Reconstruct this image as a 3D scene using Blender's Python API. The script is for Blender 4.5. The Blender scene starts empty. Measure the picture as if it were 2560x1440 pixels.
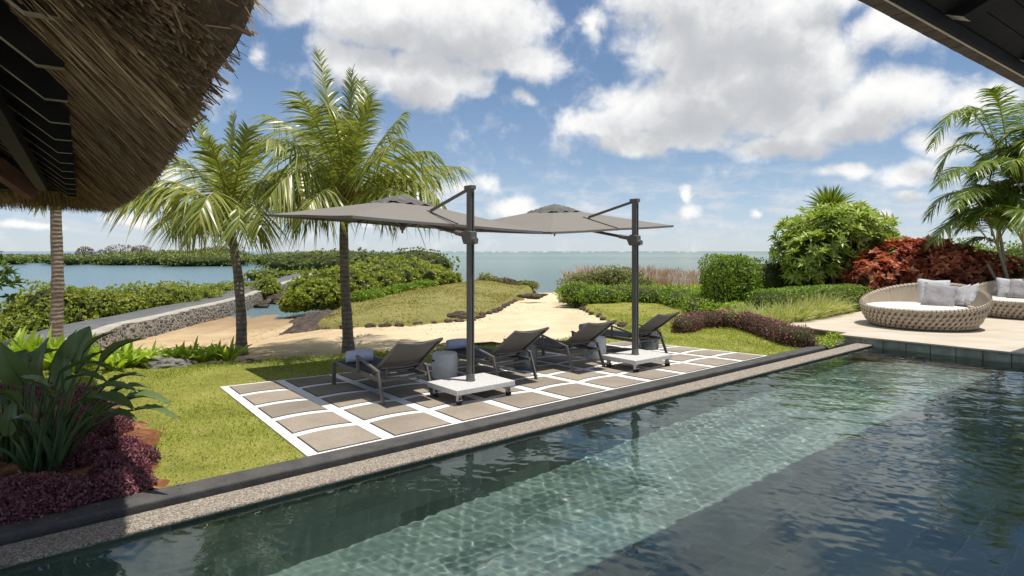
import bpy, math, random
import numpy as np
from mathutils import Vector, Matrix, noise

R = math.radians
rng = np.random.default_rng(11)
random.seed(5)
sc = bpy.context.scene
col = sc.collection

# ------------------------------------------------------------------ camera
CAMZ, F, CX, HY = 1.85, 1510.0, 1280.0, 628.0      # eye height (m), focal length and horizon in px of the 2560 px photo


def at(px, py, z):
    """the point at height z that the photo shows at (px, py)"""
    d = F * (CAMZ - z) / (py - HY)
    return Vector(((px - CX) * d / F, d, z))


def atd(px, py, d):
    """the point at depth d that the photo shows at (px, py)"""
    return Vector(((px - CX) * d / F, d, CAMZ - (py - HY) * d / F))


cam_data = bpy.data.cameras.new('camera')
cam = bpy.data.objects.new('camera', cam_data)
col.objects.link(cam)
cam.location = (0, 0, CAMZ)
cam.rotation_euler = (R(90), 0, 0)
cam_data.sensor_width = 36
cam_data.lens = 36 * F / 2560
cam_data.shift_y = -(720 - HY) / 2560
cam_data.clip_start = 0.05
cam_data.clip_end = 20000
sc.camera = cam

# ------------------------------------------------------------------ light and exposure
SUN = Vector((0.183, -0.072, 0.98)).normalized()
SUN_STRENGTH, SKY_STRENGTH, EXPOSURE = 4.0, 0.15, 0.34
sun_data = bpy.data.lights.new('sun', 'SUN')
sun_data.energy = SUN_STRENGTH
sun_data.angle = R(0.5)
sun_data.color = (1.0, 0.955, 0.88)
sun = bpy.data.objects.new('sun', sun_data)
col.objects.link(sun)
sun.location = (0, 0, 30)
sun.rotation_euler = SUN.to_track_quat('Z', 'Y').to_euler()
sc.view_settings.view_transform = 'Standard'
sc.view_settings.look = 'None'
sc.view_settings.exposure = EXPOSURE
sc.view_settings.gamma = 1
sc.cycles.max_bounces = 9
sc.cycles.transparent_max_bounces = 12
sc.cycles.caustics_reflective = False
sc.cycles.sample_clamp_indirect = 6.0
sc.cycles.use_denoising = True

# ------------------------------------------------------------------ node helpers


class NT:
    def __init__(s, tree):
        s.t = tree

    def n(s, typ, ins=None, **props):
        nd = s.t.nodes.new(typ)
        for k, v in props.items():
            setattr(nd, k, v)
        for k, v in (ins or {}).items():
            s.put(nd.inputs[k], v)
        return nd

    def put(s, sock, v):
        if isinstance(v, bpy.types.NodeSocket):
            s.t.links.new(v, sock)
        elif isinstance(v, bpy.types.Node):
            s.t.links.new(v.outputs[0], sock)
        else:
            if sock.type == 'RGBA' and len(v) == 3:
                v = (*v, 1)
            sock.default_value = v

    def math(s, op, a, b=0.0, c=0.0, clamp=False):
        return s.n('ShaderNodeMath', {0: a, 1: b, 2: c}, operation=op, use_clamp=clamp).outputs[0]

    def vmath(s, op, a, b=(0, 0, 0), c=(0, 0, 0)):
        nd = s.n('ShaderNodeVectorMath', {0: a, 1: b, 2: c}, operation=op)
        return nd.outputs['Value'] if op in ('LENGTH', 'DOT_PRODUCT', 'DISTANCE') else nd.outputs[0]

    def ramp(s, fac, stops, interp='LINEAR'):
        nd = s.n('ShaderNodeValToRGB', {'Fac': fac})
        cr = nd.color_ramp
        cr.interpolation = interp
        while len(cr.elements) > 1:
            cr.elements.remove(cr.elements[-1])
        cr.elements[0].position = stops[0][0]
        cr.elements[0].color = (*stops[0][1], 1)
        for p, c in stops[1:]:
            e = cr.elements.new(p)
            e.color = (*c, 1)
        return nd.outputs[0]

    def noise(s, vec, scale, detail=4, rough=0.55, dist=0.0):
        return s.n('ShaderNodeTexNoise', {'Vector': vec, 'Scale': scale, 'Detail': detail, 'Roughness': rough, 'Distortion': dist}).outputs[0]

    def mix(s, fac, a, b, blend='MIX'):
        nd = s.n('ShaderNodeMix', data_type='RGBA', blend_type=blend)
        s.put(nd.inputs[0], fac)
        s.put(nd.inputs[6], a)
        s.put(nd.inputs[7], b)
        return nd.outputs[2]

    def sstep(s, x, a, b):
        return s.n('ShaderNodeMapRange', {'Value': x, 'From Min': a, 'From Max': b, 'To Min': 0.0, 'To Max': 1.0}, interpolation_type='SMOOTHSTEP').outputs[0]


# ------------------------------------------------------------------ sky
world = bpy.data.worlds.new('World')
sc.world = world
world.use_nodes = True
world.node_tree.nodes.clear()
W = NT(world.node_tree)

# clouds of the photograph as (px, py, radius x, radius y, weight), turned into directions (azimuth, elevation)
CLOUDS = [
    (1150, 60, 300, 110, 1.0), (980, 40, 300, 90, 1.0), (1060, 190, 200, 90, 1.0), (900, 150, 170, 75, .9), (1290, 150, 160, 65, .9),
    (730, 30, 120, 60, .6), (1170, 215, 90, 55, .6), (640, 140, 40, 30, .42),
    (1790, 80, 280, 190, 1.0), (1690, -20, 200, 120, .9), (1930, 190, 260, 170, 1.0), (2060, -10, 170, 80, .8), (1760, 260, 340, 120, 1.0), (2200, 240, 230, 90, 1.0), (1500, 310, 150, 60, .9), (1640, 345, 280, 55, .9),
    (1950, 70, 220, 130, 1.0), (2020, 310, 330, 70, .95), (1960, 375, 170, 42, .8), (2230, 70, 170, 65, .65), (2440, 240, 140, 85, .6),
    (2110, 432, 90, 32, .7), (2290, 430, 140, 42, .7), (2350, 370, 110, 60, .7), (2295, 492, 60, 20, .6),
    (600, -90, 300, 110, .9), (250, -260, 320, 130, .85), (950, -340, 340, 120, .8), (1480, -200, 240, 90, .7), (1850, -150, 240, 120, .85), (2250, -330, 260, 110, .7),
    (1285, 518, 95, 36, .72), (1150, 478, 80, 32, .5), (1215, 470, 40, 30, .45), (1495, 50, 60, 40, .5), (1312, 245, 38, 24, .45), (1716, 482, 24, 20, .6), (1712, 518, 50, 24, .6),
    (2222, 536, 26, 11, .5), (1902, 525, 24, 13, .5), (935, 568, 24, 10, .5), (340, 545, 120, 24, .5), (430, 430, 60, 45, .5), (90, 560, 120, 16, .5), (1010, 505, 30, 12, .35),
]


def build_group():
    g = bpy.data.node_groups.new('cloud_density', 'ShaderNodeTree')
    g.interface.new_socket('Vector', in_out='INPUT', socket_type='NodeSocketVector')
    g.interface.new_socket('Density', in_out='OUTPUT', socket_type='NodeSocketFloat')
    G = NT(g)
    q = g.nodes.new('NodeGroupInput').outputs[0]
    wn = G.n('ShaderNodeTexNoise', {'Vector': q, 'Scale': 9.0, 'Detail': 5.0, 'Roughness': .55})
    warp = G.vmath('MULTIPLY', G.vmath('SUBTRACT', wn.outputs['Color'], (.5, .5, .5)), (.10, .07, 0))
    p = G.vmath('ADD', q, warp)
    acc = None
    for (px, py, rx, ry, w) in CLOUDS:
        u, v = (px - CX) / F, (HY - py) / F
        az = math.atan(u)
        el = math.atan(v * math.cos(az))
        ca = 1 / (1 + u * u)
        sx, sy = F / (rx * ca), F / (ry * math.cos(az))
        d = G.vmath('MULTIPLY_ADD', p, (sx, sy, 0), (-az * sx, -el * sy, 0))
        m = G.math('MULTIPLY_ADD', G.vmath('LENGTH', d), -w, w)
        acc = m if acc is None else G.n('ShaderNodeMath', {0: acc, 1: m, 2: .12}, operation='SMOOTH_MAX').outputs[0]
    sep = G.n('ShaderNodeSeparateXYZ', {0: q})
    # unseen cumulus above the view, its cover raised for more fill light
    hi = G.n('ShaderNodeTexNoise', {'Vector': G.vmath('MULTIPLY', q, (1.0, 1.25, 1)), 'Scale': 3.1, 'Detail': 3.0}).outputs[0]
    him = G.math('MULTIPLY', G.math('MULTIPLY_ADD', hi, 5.0, -2.25), G.sstep(sep.outputs[1], .40, .5))
    acc = G.math('MAXIMUM', acc, him)
    fb = G.n('ShaderNodeTexNoise', {'Vector': q, 'Scale': 19.0, 'Detail': 8.0, 'Roughness': .6, 'Distortion': .25}).outputs[0]
    dens = G.math('ADD', acc, G.math('MULTIPLY_ADD', fb, .95, -.52))
    out = g.nodes.new('NodeGroupOutput')
    g.links.new(dens, out.inputs[0])
    return g


cg = build_group()
tc = W.n('ShaderNodeTexCoord').outputs['Generated']
sep = W.n('ShaderNodeSeparateXYZ', {0: tc})
az = W.math('ARCTAN2', sep.outputs[0], sep.outputs[1])
el = W.math('ARCSINE', sep.outputs[2])
q = W.n('ShaderNodeCombineXYZ', {0: az, 1: el}).outputs[0]


def dens(vec):
    nd = W.n('ShaderNodeGroup')
    nd.node_tree = cg
    W.put(nd.inputs[0], vec)
    return nd.outputs[0]


D0 = dens(q)
D1 = dens(W.vmath('ADD', q, (.012, .038, 0)))
alpha = W.sstep(D0, -.06, .42)
# low puffs and streaks towards the horizon
pq = W.n('ShaderNodeCombineXYZ', {0: W.math('MULTIPLY', az, 1.0), 1: W.math('MULTIPLY', el, 4.2)}).outputs[0]
low = W.noise(pq, 11.0, 7, .62, .3)
lowm = W.math('MULTIPLY', W.sstep(el, .004, .03), W.math('SUBTRACT', 1.0, W.sstep(el, .06, .16)))
lowa = W.math('MULTIPLY', W.math('MULTIPLY', W.sstep(low, .43, .68), lowm), .75)
sky = W.n('ShaderNodeTexSky', sky_type='NISHITA', sun_disc=False, sun_elevation=math.asin(SUN.z), sun_rotation=math.atan2(SUN.x, SUN.y),
          altitude=0, air_density=1.0, dust_density=.25, ozone_density=1.6)
skyr = W.ramp(W.math('MULTIPLY', el, 2.0), [(0.0, (2.75, 3.2, 3.75)), (.10, (2.2, 2.85, 3.7)), (.28, (1.3, 1.95, 2.95)), (.55, (.78, 1.32, 2.3)), (.9, (.52, .97, 1.95))])
skyc = W.mix(.82, sky.outputs[0], skyr)
light = W.math('SUBTRACT', 1.0, W.sstep(D1, -.08, .95))
shade = W.math('MULTIPLY_ADD', light, .72, W.math('MULTIPLY', W.noise(q, 26, 6, .6), .26))
shade = W.math('MULTIPLY', shade, 1.0, clamp=True)
cloudc = W.ramp(shade, [(0.0, (2.65, 2.75, 2.95)), (.35, (3.4, 3.47, 3.58)), (.62, (4.4, 4.45, 4.5)), (.9, (5.5, 5.45, 5.35))])
c1 = W.mix(lowa, skyc, (3.9, 4.0, 4.2))
c2 = W.mix(alpha, c1, cloudc)
bg = W.n('ShaderNodeBackground', {'Color': c2, 'Strength': SKY_STRENGTH})
wo = W.n('ShaderNodeOutputWorld', {'Surface': bg})
world.cycles.sampling_method = 'MANUAL'
world.cycles.sample_map_resolution = 512

# ------------------------------------------------------------------ frame of the pool: u along the pool edge, v away from the water
A0 = Vector((-1.832, 5.424, 0))
U = Vector((.7713, .6365, 0))
V = Vector((-.6365, .7713, 0))
ANG = math.atan2(U.y, U.x)


def uv(u, v, z=0.0):
    return A0 + U * u + V * v + Vector((0, 0, z))


def to_uv(p):
    d = Vector((p[0], p[1], 0)) - A0
    return d.dot(U), d.dot(V)


# ------------------------------------------------------------------ objects
def tag(o, label=None, cat=None, group=None, kind=None):
    for k, v in (('label', label), ('category', cat), ('group', group), ('kind', kind)):
        if v:
            o[k] = v
    return o


def empty(name, loc=(0, 0, 0), rz=0.0, label=None, cat=None, group=None):
    o = bpy.data.objects.new(name, None)
    o.empty_display_size = .2
    col.objects.link(o)
    o.location = loc
    o.rotation_euler = (0, 0, rz)
    return tag(o, label, cat, group)


def kids(o):
    return [c for c in bpy.data.objects if c.parent == o]


def copy_tree(o, parent=None):
    c = o.copy()
    col.objects.link(c)
    c.parent = parent
    for ch in kids(o):
        copy_tree(ch, c)
    return c


def np_mesh(name, V_, faces, mats, parent=None, smooth=False, mi=None):
    """faces: list of (n,k) int arrays; mi: list of material indices, one per array"""
    me = bpy.data.meshes.new(name)
    V_ = np.asarray(V_, dtype=np.float32)
    me.vertices.add(len(V_))
    me.vertices.foreach_set('co', V_.ravel())
    faces = [np.asarray(f, dtype=np.int32) for f in faces]
    loops = np.concatenate([f.ravel() for f in faces])
    tot = np.concatenate([np.full(len(f), f.shape[1], dtype=np.int32) for f in faces])
    start = np.concatenate([[0], np.cumsum(tot)[:-1]]).astype(np.int32)
    me.loops.add(len(loops))
    me.loops.foreach_set('vertex_index', loops)
    me.polygons.add(len(tot))
    me.polygons.foreach_set('loop_start', start)
    me.polygons.foreach_set('loop_total', tot)
    if not isinstance(mats, (list, tuple)):
        mats = [mats]
    for m in mats:
        me.materials.append(m)
    if mi is not None:
        me.polygons.foreach_set('material_index', np.concatenate([np.full(len(f), k, dtype=np.int32) for f, k in zip(faces, mi)]))
    me.update(calc_edges=True)
    me.validate()
    if smooth:
        me.shade_smooth()
    o = bpy.data.objects.new(name, me)
    col.objects.link(o)
    o.parent = parent
    return o


class MB:
    """collects solids and links them as one mesh"""

    def __init__(s):
        s.v, s.f, s.m = [], [], []
        s.mi = 0

    def add(s, vs, fs):
        b = len(s.v)
        s.v += [tuple(v) for v in vs]
        s.f += [tuple(b + i for i in f) for f in fs]
        s.m += [s.mi] * len(fs)
        return s

    def box(s, c, size, mat=None):
        x, y, z = (k / 2 for k in size)
        vs = [Vector((i * x, j * y, k * z)) for k in (-1, 1) for j in (-1, 1) for i in (-1, 1)]
        if mat is not None:
            vs = [mat @ v for v in vs]
        c = Vector(c)
        return s.add([c + v for v in vs], [(0, 2, 3, 1), (4, 5, 7, 6), (0, 1, 5, 4), (2, 6, 7, 3), (0, 4, 6, 2), (1, 3, 7, 5)])

    def bar(s, a, b, w, h, up=(0, 0, 1)):
        """box along a-b, w across, h towards up"""
        a, b = Vector(a), Vector(b)
        t = (b - a).normalized()
        up = Vector(up)
        sd = t.cross(up)
        if sd.length < 1e-4:
            sd = Vector((1, 0, 0))
        sd.normalize()
        n = sd.cross(t)
        vs = [p + sd * i * w / 2 + n * j * h / 2 for p in (a, b) for (i, j) in ((-1, -1), (1, -1), (1, 1), (-1, 1))]
        return s.add(vs, [(3, 2, 1, 0), (4, 5, 6, 7), (0, 1, 5, 4), (1, 2, 6, 5), (2, 3, 7, 6), (3, 0, 4, 7)])

    def tube(s, path, rad, n=8, cap=True):
        path = [Vector(p) for p in path]
        if not hasattr(rad, '__len__'):
            rad = [rad] * len(path)
        rings = []
        nrm = None
        for i, p in enumerate(path):
            t = (path[min(i + 1, len(path) - 1)] - path[max(i - 1, 0)]).normalized()
            if nrm is None:
                nrm = t.orthogonal().normalized()
            nrm = (nrm - t * nrm.dot(t)).normalized()
            bn = t.cross(nrm)
            rings.append([p + (nrm * math.cos(a) + bn * math.sin(a)) * rad[i] for a in (2 * math.pi * k / n for k in range(n))])
        vs = [v for r_ in rings for v in r_]
        fs = [(i * n + k, i * n + (k + 1) % n, (i + 1) * n + (k + 1) % n, (i + 1) * n + k) for i in range(len(path) - 1) for k in range(n)]
        if cap:
            fs += [tuple(reversed(range(n))), tuple(range((len(path) - 1) * n, len(path) * n))]
        return s.add(vs, fs)

    def lathe(s, prof, n=32, c=(0, 0, 0)):
        c = Vector(c)
        vs, fs = [], []
        for (r_, z) in prof:
            vs += [c + Vector((r_ * math.cos(2 * math.pi * k / n), r_ * math.sin(2 * math.pi * k / n), z)) for k in range(n)]
        for i in range(len(prof) - 1):
            fs += [(i * n + k, i * n + (k + 1) % n, (i + 1) * n + (k + 1) % n, (i + 1) * n + k) for k in range(n)]
        fs += [tuple(reversed(range(n))), tuple(range((len(prof) - 1) * n, len(prof) * n))]
        return s.add(vs, fs)

    def prism(s, poly, z0, z1):
        """plan polygon (ccw) pulled from z0 up to z1"""
        n = len(poly)
        vs = [(p[0], p[1], z0) for p in poly] + [(p[0], p[1], z1) for p in poly]
        fs = [tuple(reversed(range(n))), tuple(range(n, 2 * n))] + [(i, (i + 1) % n, n + (i + 1) % n, n + i) for i in range(n)]
        return s.add(vs, fs)

    def build(s, name, mat, parent=None, smooth=False, bevel=0.0, seg=2, auto=None):
        me = bpy.data.meshes.new(name)
        me.from_pydata(s.v, [], s.f)
        for m in (mat if isinstance(mat, (list, tuple)) else [mat]):
            me.materials.append(m)
        me.polygons.foreach_set('material_index', s.m)
        me.update()
        if smooth:
            me.shade_smooth()
        if auto:
            me.shade_smooth()
            me.set_sharp_from_angle(angle=R(auto))
        o = bpy.data.objects.new(name, me)
        col.objects.link(o)
        o.parent = parent
        if bevel:
            b = o.modifiers.new('bevel', 'BEVEL')
            b.width = bevel
            b.segments = seg
            b.limit_method = 'ANGLE'
        return o


def norm(a):
    return a / np.maximum(np.linalg.norm(a, axis=-1, keepdims=True), 1e-9)


def rnd(n, lo, hi):
    return rng.uniform(lo, hi, n)


def ribbons(P, D, S, L, Wd, droop=0.0, seg=4, prof='blade', fold=0.0):
    """n blades from P along D (unit), flat side S, sagging by droop; returns verts, faces"""
    P, D, S = (np.asarray(a, float) for a in (P, D, S))
    n = len(P)
    L, Wd, droop = (np.broadcast_to(np.asarray(a, float), (n,)) for a in (L, Wd, droop))
    t = np.linspace(0, 1, seg + 1)
    if prof == 'blade':
        w = np.minimum(1, (1 - t) * 2.2) ** .8
        w[-1] = .04
    elif prof == 'leaf':
        w = np.sin(np.pi * np.clip(t * .93 + .05, 0, 1)) ** .8
        w[-1] = .03
    elif prof == 'strap':
        w = np.ones_like(t)
    else:
        w = np.asarray(prof)
    pts = P[:, None, :] + D[:, None, :] * (L[:, None] * t)[..., None]
    pts[..., 2] -= (droop * L)[:, None] * t ** 2
    half = S[:, None, :] * (Wd[:, None] * w / 2)[..., None]
    Vv = np.stack([pts - half, pts + half], axis=2)      # n, seg+1, 2, 3
    if fold:
        Nn = norm(np.cross(S, D))
        Vv[:, :, 0] += Nn[:, None, :] * (Wd[:, None] * w * fold)[..., None]
        Vv[:, :, 1] += Nn[:, None, :] * (Wd[:, None] * w * fold)[..., None]
        Vv = np.stack([Vv[:, :, 0], pts, Vv[:, :, 1]], axis=2)
        k = 3
    else:
        k = 2
    Vv = Vv.reshape(-1, 3)
    base = (np.arange(n) * (seg + 1) * k)[:, None, None]
    i = (np.arange(seg) * k)[None, :, None]
    fs = []
    for j in range(k - 1):
        fs.append((base + i + np.array([j, j + 1, j + 1 + k, j + k])[None, None, :]).reshape(-1, 4))
    return Vv, np.concatenate(fs)


def leaves(P, D, N, L, Wd, fold=.12, bend=.1):
    """n folded leaves of two triangles-pairs"""
    P, D, N = (np.asarray(a, float) for a in (P, D, N))
    n = len(P)
    L = np.broadcast_to(np.asarray(L, float), (n,))[:, None]
    Wd = np.broadcast_to(np.asarray(Wd, float), (n,))[:, None]
    S = norm(np.cross(D, N))
    N = norm(np.cross(S, D))
    mid = P + D * L * .48
    Vv = np.stack([P, mid + S * Wd / 2 + N * Wd * fold, P + D * L - N * L * bend, mid - S * Wd / 2 + N * Wd * fold], axis=1).reshape(-1, 3)
    b = (np.arange(n) * 4)[:, None]
    return Vv, np.concatenate([b + np.array([[0, 1, 2]]), b + np.array([[0, 2, 3]])])


def join(*parts):
    vs, fs, o = [], [], 0
    for v, f in parts:
        vs.append(v)
        fs.append(f + o)
        o += len(v)
    return np.concatenate(vs), fs


def rdir(n):
    return norm(rng.normal(size=(n, 3)))


# ------------------------------------------------------------------ materials
def new_mat(name):
    m = bpy.data.materials.new(name)
    m.use_nodes = True
    m.node_tree.nodes.clear()
    return m, NT(m.node_tree)


def finish(N, shader):
    N.n('ShaderNodeOutputMaterial', {'Surface': shader})


def principled(N, **k):
    nd = N.n('ShaderNodeBsdfPrincipled')
    for a, b in k.items():
        key = {'base': 'Base Color', 'rough': 'Roughness', 'spec': 'Specular IOR Level', 'metal': 'Metallic', 'normal': 'Normal', 'coat': 'Coat Weight', 'sheen': 'Sheen Weight'}[a]
        N.put(nd.inputs[key], b)
    return nd


def surf(name, stops, scale=4.0, detail=6, rough=.7, spec=.25, bump=None, stretch=(1, 1, 1), metal=0.0, speck=None, sheen=0.0, island=0.0):
    """mottled surface: colours by noise, finer specks, bump=(scale, strength, distance in m)"""
    m, N = new_mat(name)
    tcn = N.n('ShaderNodeTexCoord').outputs['Object']
    vec = N.vmath('MULTIPLY', tcn, stretch)
    c = N.ramp(N.noise(vec, scale, detail, .6), stops)
    if island:
        ri = N.n('ShaderNodeNewGeometry').outputs['Random Per Island']
        c = N.mix(1.0, c, N.ramp(ri, [(0, (1 - island, 1 - island, 1 - island)), (1, (1 + island, 1 + island * .9, 1 + island * .75))]), 'MULTIPLY')
        st_ = N.sstep(N.noise(tcn, .9, 7, .7), .56, .74)
        c = N.mix(N.math('MULTIPLY', st_, .35), c, (.15, .11, .07))
    if speck:
        sscale, samount, scol = speck
        c = N.mix(N.math('MULTIPLY', N.sstep(N.noise(vec, sscale, 2, .5), .52, .62), samount), c, scol)
    kw = dict(base=c, rough=rough, spec=spec, metal=metal)
    if sheen:
        kw['sheen'] = sheen
    if bump:
        b = N.n('ShaderNodeBump', {'Height': N.noise(vec, bump[0], 5, .6), 'Strength': bump[1], 'Distance': bump[2]})
        kw['normal'] = b.outputs[0]
    finish(N, principled(N, **kw))
    return m


def leaf_mat(name, stops, rough=.45, spec=.35, trans=.28, tint=None, patch=None):
    """foliage: colour differs from leaf to leaf, light comes through"""
    m, N = new_mat(name)
    ri = N.n('ShaderNodeNewGeometry').outputs['Random Per Island']
    tcn = N.n('ShaderNodeTexCoord').outputs['Object']
    fac = N.math('ADD', N.math('MULTIPLY', ri, .62), N.math('MULTIPLY_ADD', N.noise(tcn, patch or 1.4, 3, .5), .9, -.26), clamp=True)
    c = N.ramp(fac, stops)
    p = principled(N, base=c, rough=rough, spec=spec)
    tr = N.n('ShaderNodeBsdfTranslucent', {'Color': N.mix(1.0, c, tint or (1.25, 1.3, .6), 'MULTIPLY')})
    mx = N.n('ShaderNodeMixShader', {0: trans, 1: p.outputs[0], 2: tr.outputs[0]})
    finish(N, mx)
    return m


MT = {}
MT['white'] = surf('white_concrete', [(.3, (.74, .73, .70)), (.7, (.82, .81, .79))], 3, rough=.8, bump=(60, .15, .002))
MT['paver'] = surf('beige_paver', [(.22, (.21, .177, .14)), (.5, (.30, .26, .212)), (.78, (.37, .325, .27))], 1.1, 8, rough=.9, spec=.1, bump=(90, .25, .003), speck=(120, .5, (.13, .105, .075)), island=.16)
MT['kerb'] = surf('dark_basalt', [(.3, (.055, .053, .051)), (.7, (.105, .10, .094))], 5, 8, rough=.85, spec=.2, bump=(45, .5, .006), speck=(90, .35, (.13, .12, .11)))
MT['granite'] = surf('white_granite', [(.35, (.5, .49, .47)), (.65, (.66, .65, .63))], 30, 6, rough=.6, speck=(160, .55, (.25, .24, .23)))
MT['metal'] = surf('charcoal_metal', [(.3, (.115, .105, .093)), (.7, (.14, .128, .114))], 3, rough=.42, spec=.5)
MT['sling'] = surf('charcoal_mesh', [(.3, (.11, .104, .096)), (.7, (.14, .132, .122))], 8, rough=.75, spec=.25, bump=(400, .2, .001))
MT['seatsling'] = surf('slate_mesh', [(.3, (.05, .052, .06)), (.7, (.065, .068, .078))], 8, rough=.8, spec=.2, bump=(400, .2, .001))
MT['rubber'] = surf('black_rubber', [(.3, (.02, .02, .02)), (.7, (.035, .035, .035))], 8, rough=.6)
MT['caster'] = surf('pale_steel', [(.3, (.5, .5, .48)), (.7, (.6, .6, .58))], 8, rough=.35, metal=.3)
MT['towel'] = surf('pale_towel', [(.3, (.52, .55, .70)), (.7, (.62, .65, .78))], 12, rough=.95, spec=.1, bump=(160, .8, .004), sheen=.2)
MT['stone_pale'] = surf('pale_cast_stone', [(.25, (.48, .48, .46)), (.5, (.60, .60, .58)), (.8, (.72, .72, .69))], 4, 8, rough=.75, bump=(25, .35, .006), stretch=(1, 1, 2.2))
MT['stone_dark'] = surf('dark_cast_stone', [(.25, (.07, .08, .085)), (.5, (.13, .145, .15)), (.8, (.24, .26, .26))], 5, 8, rough=.65, bump=(25, .35, .006), stretch=(3, 3, .8))
MT['strap'] = surf('beige_strap', [(.3, (.40, .33, .25)), (.7, (.49, .415, .32))], 6, rough=.8, spec=.2, bump=(120, .3, .002))
MT['mattress'] = surf('cream_canvas', [(.3, (.66, .60, .52)), (.7, (.72, .665, .58))], 5, rough=.9, spec=.1, bump=(7, .3, .01))
MT['cush_dark'] = surf('grey_linen', [(.3, (.27, .25, .25)), (.7, (.35, .33, .33))], 9, rough=.95, spec=.08, bump=(9, .8, .03), sheen=.2)
MT['cush_pale'] = surf('pale_grey_linen', [(.3, (.43, .43, .44)), (.7, (.53, .53, .53))], 9, rough=.95, spec=.08, bump=(9, .8, .03), sheen=.2)
MT['travertine'] = surf('travertine', [(.25, (.44, .37, .28)), (.5, (.53, .46, .365)), (.8, (.62, .56, .47))], 1.1, 9, rough=.6, spec=.3, bump=(30, .1, .002), stretch=(1, 2.4, 1))
MT['cube'] = surf('white_stone_cube', [(.3, (.66, .64, .6)), (.7, (.76, .75, .72))], 5, rough=.7)
MT['darkwood'] = surf('black_stained_timber', [(.3, (.006, .006, .006)), (.7, (.017, .016, .0155))], 6, 8, rough=.7, spec=.2, stretch=(1, 1, 1), bump=(30, .3, .003))
MT['greywood'] = surf('weathered_edge_timber', [(.3, (.20, .18, .12)), (.7, (.33, .30, .21))], 9, 8, rough=.85, spec=.15, bump=(50, .3, .002))
MT['redwood'] = surf('reddish_beam_timber', [(.3, (.10, .055, .045)), (.7, (.19, .11, .085))], 4, 8, rough=.8, spec=.15)
MT['brownwood'] = surf('brown_plank_timber', [(.25, (.085, .062, .05)), (.5, (.15, .115, .094)), (.75, (.21, .165, .135))], 5, 8, rough=.75, spec=.2, bump=(30, .25, .002))
MT['trim'] = surf('pale_trim_timber', [(.3, (.66, .60, .48)), (.7, (.76, .70, .58))], 8, rough=.8)
MT['rock'] = surf('lava_rock', [(.25, (.035, .028, .023)), (.5, (.085, .066, .052)), (.8, (.19, .15, .115))], 5, 8, rough=.95, spec=.1, bump=(14, 1.0, .05))
MT['rock_grey'] = surf('grey_boulder', [(.25, (.09, .085, .08)), (.5, (.20, .185, .165)), (.8, (.34, .32, .28))], 5, 8, rough=.95, spec=.1, bump=(14, 1.0, .05))  # paler, greyer stone than the lava rock
MT['soil'] = surf('red_soil', [(.3, (.10, .042, .02)), (.5, (.23, .10, .048)), (.7, (.40, .22, .12))], 5, 9, rough=1, spec=.05, bump=(30, 1.0, .03))
MT['bark'] = surf('branch_bark', [(.3, (.13, .10, .075)), (.7, (.26, .215, .17))], 7, 8, rough=.9, spec=.1, bump=(30, .6, .01))
MT['stalk'] = surf('green_stalk', [(.3, (.055, .10, .035)), (.7, (.10, .16, .06))], 8, rough=.5)
MT['shade_core'] = surf('painted_shade_core', [(.3, (.035, .045, .015)), (.7, (.06, .07, .025))], 6, rough=.9, spec=.1)  # solid bush cores, inner shade put into their dark colour
MT['fruit'] = surf('orange_blossom', [(.3, (.30, .12, .03)), (.7, (.5, .24, .06))], 30, rough=.8)
MT['roadtop'] = surf('grey_path_concrete', [(.3, (.10, .103, .104)), (.7, (.17, .17, .168))], 2.5, 8, rough=.9, spec=.15, bump=(40, .3, .004))

MT['leaf_mangrove'] = leaf_mat('mangrove_leaf', [(0, (.12, .165, .025)), (.40, (.24, .29, .045)), (.75, (.38, .41, .07)), (.93, (.5, .44, .10)), (1, (.34, .25, .13))])
MT['leaf_far'] = leaf_mat('far_mangrove_leaf', [(0, (.12, .16, .05)), (.5, (.21, .26, .065)), (1, (.35, .35, .11))], patch=.06, trans=.2, spec=.15)
MT['leaf_dry'] = leaf_mat('dry_foliage', [(0, (.13, .105, .06)), (.5, (.22, .175, .105)), (1, (.31, .255, .155))], patch=.3, trans=.15, spec=.1)
MT['leaf_hedge'] = leaf_mat('clipped_hedge_leaf', [(0, (.10, .165, .018)), (.5, (.21, .32, .034)), (1, (.38, .48, .08))])
MT['leaf_dark'] = leaf_mat('dark_shrub_leaf', [(0, (.035, .075, .015)), (.5, (.08, .145, .026)), (1, (.16, .235, .045))])
MT['leaf_olive'] = leaf_mat('olive_shrub_leaf', [(0, (.13, .15, .04)), (.5, (.25, .26, .08)), (1, (.40, .37, .15))])
MT['leaf_frangi'] = leaf_mat('frangipani_leaf', [(0, (.17, .24, .04)), (.5, (.34, .43, .09)), (1, (.55, .60, .19))], rough=.4)
MT['leaf_red'] = leaf_mat('copper_red_leaf', [(0, (.085, .03, .02)), (.28, (.26, .075, .045)), (.58, (.50, .16, .085)), (.84, (.72, .37, .20)), (1, (.45, .40, .12))], tint=(1.4, .75, .5))
MT['leaf_purple'] = leaf_mat('purple_leaf', [(0, (.08, .028, .036)), (.5, (.23, .085, .10)), (.85, (.40, .19, .20)), (1, (.30, .24, .12))], tint=(1.3, .6, .8), trans=.2)
MT['leaf_strap'] = leaf_mat('strap_leaf', [(0, (.17, .27, .025)), (.5, (.36, .48, .05)), (1, (.62, .66, .12))], trans=.35)
MT['leaf_stripe'] = leaf_mat('striped_grass_blade', [(0, (.28, .32, .09)), (.5, (.48, .49, .20)), (1, (.72, .70, .40))], trans=.3, rough=.6)
MT['leaf_plume'] = leaf_mat('pink_plume', [(0, (.42, .32, .25)), (.5, (.60, .48, .40)), (1, (.76, .65, .55))], trans=.3, rough=.8, tint=(1.2, 1.0, .8))
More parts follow.
